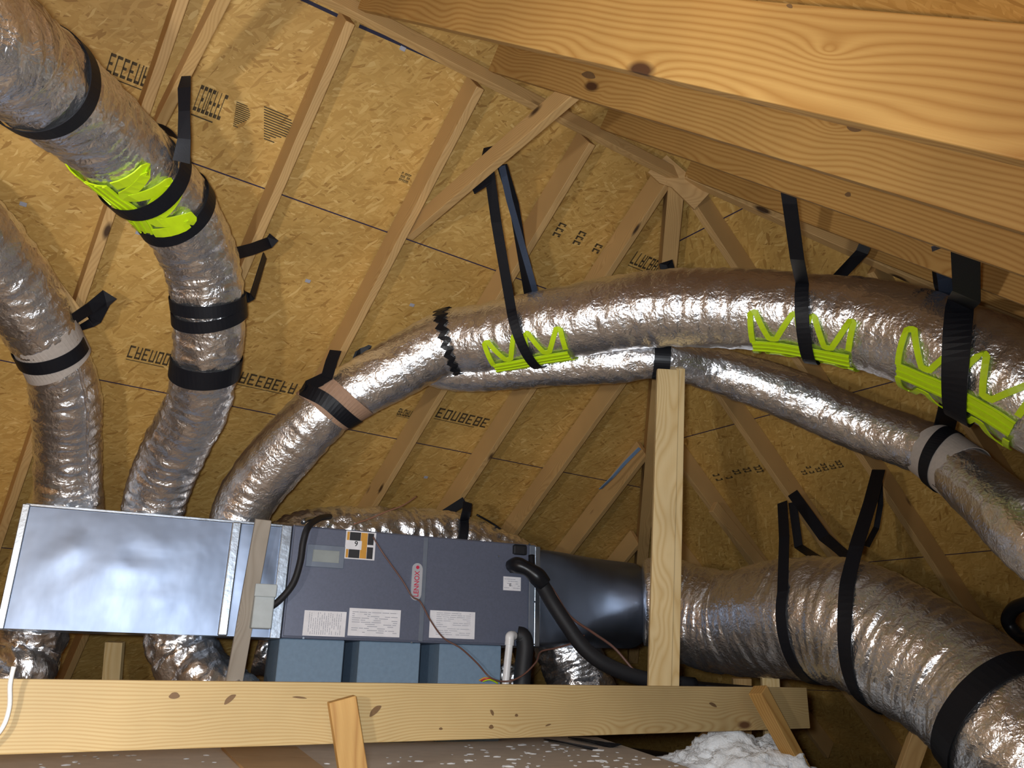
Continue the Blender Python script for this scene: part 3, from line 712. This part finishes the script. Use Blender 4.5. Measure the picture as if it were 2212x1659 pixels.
# plenum
pl = empty('plenum_box', None, UF@Matrix.Translation((xl, 0, ZBt))); tag(pl, 'shiny galvanised sheet metal plenum box at lower left', 'plenum')
Wp = x1-.035-xl; Hp = ZT-ZBt
bm = bmesh.new(); nx, nz = 40, 20
def panel(bm, x0, x1_, z0, z1, y, amp, sx=40, sz=20, ph=0):
    g = [[bm.verts.new((x0+(x1_-x0)*i/sx, y+amp*math.sin(math.pi*i/sx)*math.sin(math.pi*j/sz)*(1+.6*noise.noise(Vector((i*.16+ph, j*.22, 3)))), z0+(z1-z0)*j/sz)) for j in range(sz+1)] for i in range(sx+1)]
    for i in range(sx):
        for j in range(sz): bm.faces.new((g[i][j], g[i+1][j], g[i+1][j+1], g[i][j+1]))
xa = xs-xl-.05
panel(bm, 0, xa, 0, Hp, -.001, -.012); link('front_panel', bm, M['galv'], pl, smooth=True)
bm = bmesh.new(); panel(bm, xa+.03, Wp, 0, Hp, .004, -.006, 16, 16, 5); link('front_panel', bm, M['galv'], pl, smooth=True)
bm = bmesh.new(); bbox(bm, .001, Wp-.001, .012, .42, .0, Hp, .003); link('body', bm, M['galv_b'], pl)
bm = bmesh.new()
bbox(bm, xa-.012, xa+.032, -.02, .012, 0, Hp, .006, 2); link('standing_seam', bm, M['galv_b'], pl)
bm = bmesh.new(); bbox(bm, Wp-.02, Wp+.03, -.018, .40, -.005, Hp+.005, .004, 2); link('drive_cleat', bm, M['galv_b'], pl)
bm = bmesh.new(); bbox(bm, -.012, .02, -.012, .40, -.004, Hp+.004, .004, 2); link('corner_cleat', bm, M['galv_b'], pl)
bm = bmesh.new(); bbox(bm, 0, Wp, -.008, .012, Hp-.006, Hp+.008, .003); link('top_hem', bm, M['galv_b'], pl)
# air handler
ah = empty('air_handler', None, UF@Matrix.Translation((x1, 0, ZBt))); tag(ah, 'blue-grey air handler cabinet lying on three foam blocks', 'air handler')
Wh = x2-x1; Hh_ = ZT+.012-ZBt
def al(u, v):
    x, z = uf(u, v, -.004); return x-x1, z-ZBt
xm = al(915, 1260)[0]
bm = bmesh.new(); bbox(bm, 0, Wh, .004, .40, 0, Hh_, .006, 2); link('cabinet', bm, M['unit'], ah)
bm = bmesh.new(); bbox(bm, .008, xm-.003, -.006, .01, .008, Hh_-.006, .004, 2); link('access_panel', bm, M['unit'], ah)
bm = bmesh.new(); bbox(bm, xm+.003, Wh-.05, -.006, .01, .008, Hh_-.006, .004, 2); link('access_panel', bm, M['unit'], ah)
bm = bmesh.new(); bbox(bm, xm-.012, xm+.012, -.009, .0, .006, Hh_-.008, .002); link('panel_strip', bm, M['unit_trim'], ah)
bm = bmesh.new(); bbox(bm, Wh-.045, Wh-.012, -.008, .01, .006, Hh_-.006, .003); link('corner_post', bm, M['unit_trim'], ah)
bm = bmesh.new()
for (u, v) in ((708, 1134), (925, 1152), (950, 1153), (1078, 1160), (1143, 1176), (655, 1378), (888, 1388), (1153, 1300), (1155, 1240), (1152, 1392), (1076, 1202)):
    x, z = al(u, v); bm = bmesh.new(); bmesh.ops.create_cone(bm, cap_ends=True, segments=8, radius1=.006, radius2=.005, depth=.006, matrix=Matrix.Translation((x, -.01, z))@Matrix.Rotation(math.pi/2, 4, 'X')); link('screw', bm, M['galv_b'], ah)
def quadbox(c0, c1, y0=-.0085, y1=-.0065):
    (xa, za), (xb, zb) = al(*c0), al(*c1); return min(xa, xb), max(xa, xb), min(za, zb), max(za, zb)
def label_on(name, c0, c1, mat, bev=0, y=-.0085, parent=None):
    x0, x1_, z0, z1 = quadbox(c0, c1); bm = bmesh.new(); bbox(bm, x0, x1_, y, y+.0022, z0, z1, bev)
    return link(name, bm, mat, parent or ah), (x0, x1_, z0, z1)
def lines(par, box, rows, mat, seed, vertical=False, x0=.06, x1=.94, z0=.1, z1=.9, dens=.8, th=.12):
    rnd = random.Random(seed); X0, X1, Z0, Z1 = box; bm = bmesh.new()
    for r in range(rows):
        t = z0+(z1-z0)*(r+.5)/rows; h = (z1-z0)/rows*th*2
        p = x0
        while p < x1:
            w = rnd.uniform(.04, .2)
            if rnd.random() < dens:
                q = min(x1, p+w)
                if vertical: bbox(bm, X0+(X1-X0)*(t-h/2), X0+(X1-X0)*(t+h/2), -.0093, -.0086, Z0+(Z1-Z0)*p, Z0+(Z1-Z0)*q)
                else: bbox(bm, X0+(X1-X0)*p, X0+(X1-X0)*q, -.0093, -.0086, Z0+(Z1-Z0)*(t-h/2), Z0+(Z1-Z0)*(t+h/2))
            p += w+.02
    return link('print', bm, mat, ah)
o, bx = label_on('paper_label', (658, 1318), (744, 1376), M['paper']); lines(o, bx, 16, M['greyink'], 1, True)
o, bx = label_on('paper_label', (755, 1313), (862, 1377), M['paper']); lines(o, bx, 11, M['greyink'], 2, dens=.6, th=.16)
o, bx = label_on('paper_label', (929, 1318), (1024, 1381), M['paper']); lines(o, bx, 12, M['greyink'], 3, x0=.14, x1=.9, z1=.95)
o, bx = label_on('paper_label', (1087, 1245), (1124, 1277), M['paper']); lines(o, bx, 5, M['greyink'], 4, dens=.5)
# orange and dark warning label
o, bx = label_on('warning_label', (748, 1146), (808, 1211), M['paper'])
X0, X1, Z0, Z1 = bx; w = X1-X0; h = Z1-Z0
def sub(name, a, b, c, d, mat, y=-.0092):
    bm = bmesh.new(); bbox(bm, X0+w*a, X0+w*b, y, y+.0006, Z0+h*c, Z0+h*d); return link(name, bm, mat, ah)
sub('print', .04, .12, .04, .96, M['orange']); sub('print', .5, .72, .04, .96, M['orange'])
for a, b in ((.13, .49), (.73, .93)):
    for c, d in ((.04, .46), (.54, .96)): sub('print', a, b, c, d, M['ink'])
sub('paper_patch', .0, .54, .34, .66, M['paper'], -.0100)
# viewing window plate
o, bx = label_on('cover_frame', (664, 1175), (741, 1229), M['unit_trim'], .002, -.011)
o, bx = label_on('cover_plate', (676, 1187), (731, 1217), M['window'], .001, -.0125)
# dark port and badge
o, bx = label_on('port', (1107, 1178), (1137, 1199), M['ink'], .0, -.0075)
x, z = al(1122, 1188); bm = bmesh.new(); bbox(bm, x-.04, x+.04, -.0125, -.004, z-.028, z+.028, .012, 3); o = link('port_grommet', bm, M['rubber'], ah)
bt = al(905, 1217); bb = al(893, 1297); bxm = (bt[0]+bb[0])/2; bw = .028
bm = bmesh.new(); nseg = 10; prof = []
for s_, cz in ((1, bt[1]-bw), (-1, bb[1]+bw)):
    for i in range(nseg+1):
        a = math.pi*i/nseg; prof.append((bxm+bw*math.cos(a)*s_, cz+bw*math.sin(a)*s_))
f0 = [bm.verts.new((x, -.016, z)) for x, z in prof]; f1 = [bm.verts.new((x, -.008, z)) for x, z in prof]
bm.faces.new(f0); bm.faces.new(f1)
for i in range(len(prof)): bm.faces.new((f0[i], f0[(i+1) % len(prof)], f1[(i+1) % len(prof)], f1[i]))
bmesh.ops.bevel(bm, geom=[e for e in bm.edges if all(abs(v.co.y+.016) < 1e-4 for v in e.verts)], offset=.003, segments=2, affect='EDGES')
badge = link('badge', bm, M['badge'], ah)
def text_mesh(name, body, size, mat, parent, loc, rotz, extr=.0006, sx=1.):
    cu = bpy.data.curves.new(name, 'FONT'); cu.body = body; cu.size = size; cu.extrude = extr; cu.align_x = 'CENTER'; cu.align_y = 'CENTER'; cu.offset = size*.012
    t = bpy.data.objects.new(name, cu); COL.objects.link(t); bpy.context.view_layer.update()
    me = bpy.data.meshes.new_from_object(t.evaluated_get(bpy.context.evaluated_depsgraph_get())); bpy.data.objects.remove(t)
    me.materials.clear(); me.materials.append(mat)
    # text plane XY -> face plane XZ (facing -y), rotated in plane
    Mx = Matrix.Translation(loc)@Matrix.Rotation(math.pi/2, 4, 'X')@Matrix.Rotation(rotz, 4, 'Z')@Matrix.Diagonal((sx, 1, 1, 1))
    me.transform(Mx); o = bpy.data.objects.new(name, me); COL.objects.link(o); o.parent = parent; return o
zc = (bt[1]+bb[1])/2
text_mesh('lettering', 'LENNOX', .037, M['red'], badge, (bxm, -.0172, zc-.012), math.pi/2, sx=.86)
bm = bmesh.new(); bmesh.ops.create_cone(bm, cap_ends=True, segments=14, radius1=.009, radius2=.009, depth=.001, matrix=Matrix.Translation((bxm, -.017, bt[1]-.022))@Matrix.Rotation(math.pi/2, 4, 'X')); link('emblem', bm, M['red'], badge)
x, z = al(767, 1177); text_mesh('print', '9', .036, M['ink'], ah, (x+.004, -.0106, z+.004), 0)
x, z = al(1101, 1264); text_mesh('print', '0', .02, M['ink'], ah, (x, -.0096, z), 0)
# refrigerant stub
# transition
tr = empty('return_transition', None, UF@Matrix.Translation((x2, 0, ZBt))); tag(tr, 'tapered galvanised sheet metal transition between the air handler and the fat return duct', 'duct')
Lt = x3-x2+.03; bm = bmesh.new(); nx = 26; rings = []
for i in range(nx+1):
    t = i/nx; ring = []
    for k in range(64):
        a = 2*math.pi*k/64; ca, sa = math.cos(a), math.sin(a); tt = t*t*(3-2*t)
        e = .16+(.84*tt)**1.0      # box to round
        fx = math.copysign(abs(ca)**e, ca); fz = math.copysign(abs(sa)**e, sa)
        hy = .24*(1-t)+.245*t; hz = .262*(1-t)+.25*t
        ring.append(bm.verts.new((.004+Lt*t, .25+hy*fx+.004*noise.noise(Vector((t*5, k*.2, 0))), .265+hz*fz)))
    rings.append(ring)
for i in range(nx):
    for k in range(64): bm.faces.new((rings[i][k], rings[i][(k+1) % 64], rings[i+1][(k+1) % 64], rings[i+1][k]))
bm.faces.new(rings[0]); bm.faces.new(rings[-1])
link('duct_body', bm, M['galv'], tr, smooth=True)
bm = bmesh.new(); bbox(bm, -.012, .022, -.006, .5, .0, .53, .004, 2); link('drive_cleat', bm, M['galv_b'], tr)

# hanger lath, disconnect box
board('hanger_lath', P(500, 1500, 3.82), P(568, 1122, 3.94), .074, .038, -uy, M['grey_wood'], 'weathered grey lath standing in front of the sheet metal box', 'lath')
def ubox(name, c0, c1, y0, y1, mat, label, cat, bev=.006):
    (xa, za), (xb, zb) = uf(*c0), uf(*c1); bm = bmesh.new()
    x0, xx = sorted((xa, xb)); z0, z1 = sorted((za, zb)); bbox(bm, 0, xx-x0, 0, y1-y0, 0, z1-z0, bev, 2)
    o = link(name, bm, mat, None, UF@Matrix.Translation((x0, y0, z0))); return tag(o, label, cat), xx-x0, z1-z0
db, w_, h_ = ubox('disconnect_box', (548, 1266), (580, 1360), -.10, -.01, M['box'], 'pale grey electrical disconnect box beside the grey lath', 'electrical box')
bm = bmesh.new(); bbox(bm, -.004, w_+.004, -.012, .012, h_*.72, h_+.004, .004, 2); o = link('lid', bm, M['box']); o.parent = db
dd = 3.86
tube('power_cable', [P(572, 1318, dd), P(600, 1300, dd), P(632, 1262, dd+.02), P(648, 1215, dd+.04), P(655, 1170, dd+.06), P(666, 1138, dd+.12), P(690, 1120, dd+.35), P(712, 1116, dd+.6)], .016, M['rubber'],
     label='black cable looping from the disconnect box up over the air handler', cat='cable')
tube('bracket_strap', [P(655, 1128, 3.98), P(665, 1122, 4.05), P(690, 1122, 4.25)], .012, M['galv_b'], label='little metal strip on the top left corner of the air handler', cat='bracket')

# foam blocks
for (c0, c1, lb) in (((606, 1386), (740, 1475), 'left blue-grey foam block under the air handler'), ((780, 1390), (908, 1475), 'middle blue-grey foam block under the air handler'), ((954, 1392), (1086, 1475), 'right blue-grey foam block under the air handler, behind the white pipe')):
    xa, _ = uf(*c0); xb, _ = uf(*c1); bm = bmesh.new(); bbox(bm, 0, xb-xa, 0, .42, 0, ZBt+.344, .004, 1)
    tag(link('foam_block', bm, M['foam'], None, UF@Matrix.Translation((xa, .03, -.345))), lb, 'block', 'foam blocks under the air handler')

# pipes and wires
def ud(u, v, y): return hit(u, v, UA+uy*y, uy)
tube('suction_line', [ud(1104, 1222, -.01), ud(1125, 1224, -.05), ud(1150, 1235, -.09), ud(1170, 1262, -.1), ud(1192, 1300, -.1), ud(1226, 1352, -.12), ud(1262, 1400, -.14), ud(1310, 1436, -.16), ud(1390, 1466, -.18), ud(1500, 1480, -.2)], .040, M['rubber'],
     label='thick black insulated refrigerant pipe drooping from the air handler', cat='pipe')
tube('pipe_tape_wrap', [(ud(1100, 1222, -.02), .03), (ud(1118, 1221, -.07), .045), (ud(1140, 1230, -.1), .038), (ud(1160, 1245, -.11), .05), (ud(1175, 1262, -.11), .044)], .04, M['tape'],
     label='lumpy black tape wrap where the insulated pipe enters the air handler', cat='tape')
tube('pipe_stub', [ud(1148, 1200, -.05), ud(1150, 1232, -.07)], .018, M['tape'], res=6, label='short black stub standing at the pipe entry of the air handler', cat='pipe')
tube('liquid_line', [ud(1165, 1238, -.04), ud(1195, 1275, -.1), ud(1230, 1330, -.11), ud(1280, 1366, -.12), ud(1325, 1398, -.14), ud(1362, 1440, -.18), ud(1385, 1468, -.2)], .007, M['copper'],
     label='thin copper line running beside the black insulated pipe', cat='pipe')
tube('drain_insulation', [ud(1118, 1372, -.06), ud(1130, 1376, -.07), ud(1134, 1400, -.07), ud(1130, 1440, -.07), ud(1126, 1490, -.07)], .046, M['rubber'], label='fat black foam sleeve beside the white drain pipe', cat='pipe')
pv = tube('drain_pipe', [ud(1112, 1374, -.06), ud(1104, 1374, -.12), ud(1101, 1378, -.125), ud(1100, 1395, -.125), ud(1096, 1435, -.125), ud(1090, 1500, -.125)], .019, M['pvc'], seg=16, label='white plastic drain pipe with an elbow at the bottom of the air handler', cat='pipe')
o = tube('elbow', [ud(1109, 1373, -.1), ud(1102, 1374, -.125), ud(1101, 1384, -.126), ud(1100, 1394, -.126)], .0235, M['pvc'], seg=16); keep_parent(o, pv)
tube('thermostat_wire', [ud(806, 1160, -.02), ud(828, 1196, -.03), ud(868, 1252, -.03), ud(890, 1288, -.035), ud(908, 1300, -.035), ud(930, 1340, -.035), ud(958, 1378, -.035), ud(995, 1400, -.05), ud(1030, 1432, -.05), ud(1060, 1464, -.06), ud(1095, 1472, -.16), ud(1130, 1458, -.17), ud(1158, 1430, -.16), ud(1168, 1408, -.1), ud(1200, 1400, -.1), ud(1240, 1388, -.1), ud(1262, 1372, -.1)], .0045, M['copper'],
     seg=6, label='thin brown wire trailing across the air handler front past the badge', cat='wire')
tube('pink_wire', [P(765, 1132, 4.3), P(800, 1120, 4.4), P(838, 1104, 4.5), P(870, 1092, 4.6), P(900, 1072, 4.75)], .004, M['pinkwire'], seg=6, label='thin pink wire rising behind the air handler', cat='wire')
tube('roof_wire', [P(1030, 1112, 5.0), P(1070, 1135, 5.05), P(1112, 1168, 5.1)], .006, M['tape'], seg=6, label='thin black wire behind the right end of the air handler', cat='wire')
for i, (mt, lb) in enumerate((('orange', 'orange'), ('red', 'red'), ('green', 'yellow-green'))):
    tube('loose_wire', [ud(1035+i*4, 1470+i, -.05), ud(1048+i*4, 1464+i*2, -.07), ud(1062+i*3, 1468+i*2, -.06), ud(1075, 1476, -.05)], .004, M[mt], seg=6, label='tiny loose %s wire end beside the white drain pipe' % lb, cat='wire')
ribbon('pipe_bundle', [P(1640, 1500, 4.5), P(1520, 1490, 4.5), P(1440, 1478, 4.4)], [Uv]*3, .07, .05, M['rubber'], label='dark pipe bundle low behind the beam right of the post', cat='pipe')

# ------------------------------------------------------------------ beam, post, braces, deck
BN = 2.62
board('ceiling_beam', LOC(-.35, BN+.02, -.232), LOC(3.66, BN-.06, -.232), .04, .182, Z, M['beam'], 'long pale pine beam lying across the bottom of the view', 'beam', bow=0)
def knots(par, plane_p, plane_n, items):
    nn = plane_n.normalized()
    for (u, v, u2, v2, w) in items:
        a = hit(u, v, plane_p-nn*.0012, nn); b = hit(u2, v2, plane_p-nn*.0012, nn); l_ = (b-a).length
        bm = bmesh.new(); bmesh.ops.create_cone(bm, cap_ends=True, segments=18, radius1=1, radius2=.9, depth=1)
        for v_ in bm.verts:
            v_.co = Vector((v_.co.x*l_/2*(1+.15*math.sin(3*v_.co.y)), v_.co.y*w/2, v_.co.z*.001))
        o = link('knot', bm, M['knot'], None, frame((a+b)/2, b-a, nn)); keep_parent(o, par)
def by_label(t): return [o for o in bpy.data.objects if t in str(o.get('label', ''))][0]
def BPp(u, v, off=0.): return hit(u, v, LOC(0, BN-.04-off, 0), (N+D1*.02).normalized())
post = empty('support_post', P(1430, 1500, 3.72)); tag(post, 'doubled pale wooden post standing behind the beam under the branch duct', 'post')
p0, p1 = P(1420, 1560, 3.74), P(1441, 800, 3.98)
o = board('plank', p0, p1, .105, .038, (-Fv).normalized(), M['post']); keep_parent(o, post)
o = board('plank', P(1448, 1560, 3.80), P(1463, 802, 4.04), .04, .089, (-Fv).normalized(), M['post']); keep_parent(o, post)
board('brace_board', BPp(735, 1508), BPp(768, 1720), .086, .038, (-N-D1*.25).normalized(), M['pine'], 'short pine board nailed upright to the front of the beam', 'brace')
board('brace_board', BPp(1622, 1490), BPp(1735, 1700), .06, .07, (-N+D1*.1).normalized(), M['pine'], 'slanting pine brace across the right end of the beam', 'brace')
for (u0, v0, u1, v1, d, w, lb) in ((252, 1385, 238, 1560, 4.7, .1, 'pale stud standing in the dark under the sheet metal box'), (1660, 1447, 1672, 1700, 4.3, .09, 'pale stud under the return duct, passing behind the right end of the beam'),
        (1600, 1463, 1600, 1640, 4.9, .11, 'dim stud end low behind the beam right of the post'), (1990, 1560, 1940, 1700, 3.9, .09, 'brown stud leaning below the return duct at lower right')):
    board('stud', P(u1, v1, d-.05), P(u0, v0, d), w, .038, -Fv, M['post'] if 'pale' in lb else M['rafter'], lb, 'stud')
board('brace_board', P(1475, 1650, 4.5), P(1545, 1575, 4.6), .09, .038, -Fv, M['pine'], 'short orange board leaning below the beam beside the white fluff', 'brace')
tube('white_cord', [BPp(30, 1440, .05), BPp(22, 1478, .03), BPp(20, 1530, .01), BPp(0, 1580, .01), BPp(-60, 1640, .01)], .006, M['white'], seg=6, label='thin white cord draped over the left end of the beam', cat='cord')
ZD = -.345
def dk(u, v, z=ZD): 
    d = ray(u, v); return d*(z/d.z)
def flat(name, pix, z, th, mat, label, cat, kind=None):
    bm = bmesh.new(); pp = [dk(u, v, z) for u, v in pix]; o0 = pp[0].copy()
    a = [bm.verts.new(p-o0) for p in pp]; b = [bm.verts.new(p-o0-Z*th) for p in pp]; bm.faces.new(a); bm.faces.new(b)
    for i in range(len(a)): bm.faces.new((a[i], a[(i+1) % len(a)], b[(i+1) % len(a)], b[i]))
    return tag(link(name, bm, mat, None, Matrix.Translation(o0)), label, cat, None, kind)
flat('deck_panel', [(-160, 1578), (1000, 1586), (1290, 1592), (1500, 1662), (1560, 1760), (-260, 1760)], ZD, .018, M['dusty'], 'dusty plywood deck spotted with white bits under the air handler', 'deck')
flat('plywood_offcut', [(478, 1612), (640, 1612), (705, 1662), (560, 1690)], ZD+.012, .011, M['ply'], 'light plywood offcut lying on the deck left of the upright board', 'plywood')
rnd = random.Random(5); bm = bmesh.new()
for i in range(150):
    u = rnd.uniform(1000, 1480) if i < 110 else rnd.uniform(60, 1000); v = rnd.uniform(1600, 1659) if i < 110 else rnd.uniform(1630, 1659)
    if u > 1290 and v < 1592+(u-1290)*.36: continue
    p = dk(u, v, ZD+.002); s_ = rnd.uniform(.003, .011)*(1.6 if i % 11 == 0 else 1)
    bmesh.ops.create_icosphere(bm, subdivisions=1, radius=1, matrix=Matrix.Translation(p)@Matrix.Rotation(rnd.uniform(0, 3), 4, 'Z')@Matrix.Diagonal((s_*2, s_, s_*.4, 1)))
tag(link('white_crumbs', bm, M['drop']), 'white insulation crumbs sprinkled over the dusty deck', 'debris', kind='stuff')
for (a, b, c, w, lb) in (((1180, 1597), (1230, 1606), (1286, 1618), .03, 'narrow black strap scrap on the dusty deck'), ((1240, 1594), (1290, 1603), (1330, 1612), .07, 'wide black strap scrap on the dusty deck')):
    ribbon('strap_scrap', [dk(*a, ZD+.006), dk(*b, ZD+.012), dk(*c, ZD+.006)], [N]*3, w, .004, M['strap'], label=lb, cat='strap')
# blown insulation heap
bm = bmesh.new(); bmesh.ops.create_icosphere(bm, subdivisions=6, radius=1)
c0 = P(1600, 1722, 3.75)
for v_ in bm.verts:
    d = v_.co.normalized(); q = Vector((d.x*.40, d.y*.3, d.z*.26))
    k = 1+.16*noise.noise(d*2.2)+.10*noise.noise(d*6)+.06*abs(noise.noise(d*13))+.045*noise.noise(d*30)+.03*noise.noise(d*60)
    v_.co = q*k
tag(link('insulation_heap', bm, M['fluff'], None, Matrix.Translation(c0), True), 'fluffy heap of white blown insulation at the bottom right of the deck', 'insulation', kind='stuff')
# black opening with a white cap at the right edge
vt = empty('roof_vent', P(2185, 640, 3.9)); tag(vt, 'black vent opening with a white round cap at the right edge', 'vent')
bm = bmesh.new(); bbox(bm, -.16, .16, -.07, .07, -.1, .1, .02, 2); o = link('housing', bm, M['tape'], vt); o.rotation_euler = (0, .4, .5)
bm = bmesh.new(); bmesh.ops.create_uvsphere(bm, u_segments=16, v_segments=8, radius=.045); 
for v_ in bm.verts: v_.co.y *= .4
o = link('cap', bm, M['white'], vt); o.location = (.02, -.09, 0)
tube('black_hose', [P(2230, 1300, 3.6), P(2190, 1315, 3.7), P(2178, 1345, 3.75), P(2205, 1375, 3.7), P(2240, 1380, 3.6)], .03, M['tape'], label='coil of black hose at the right edge above the return duct', cat='hose')

bp = LOC(0, 0, 0)+LOC(-.35, BN+.0, 0); bdir = (LOC(3.66, BN-.06, 0)-LOC(-.35, BN+.02, 0)).normalized(); bnn = Z.cross(bdir)
if bnn.dot(N) < 0: bnn = -bnn
knots(by_label('long pale pine beam'), bp, bnn, [(484, 1520, 508, 1500, .016), (798, 1546, 822, 1524, .020), (365, 1503, 388, 1502, .018), (1060, 1533, 1066, 1545, .012), (1056, 1570, 1066, 1570, .014), (1112, 1545, 1119, 1545, .010), (632, 1505, 662, 1508, .006), (1532, 1518, 1548, 1526, .014), (948, 1574, 956, 1574, .008), (1178, 1568, 1190, 1564, .006)])
fa = lambda a: LOC(a+.001, 0, 0)
knots(by_label('second orange pine rafter'), fa(1.611), D1, [(1258, 158, 1286, 166, .024), (1832, 270, 1862, 278, .024)])
knots(by_label('third orange pine rafter'), fa(2.261), D1, [(1826, 418, 1838, 422, .016), (2070, 455, 2092, 462, .02)])
knots(by_label('broad bright orange pine'), fa(.991), D1, [(1700, 10, 1712, 16, .006)])
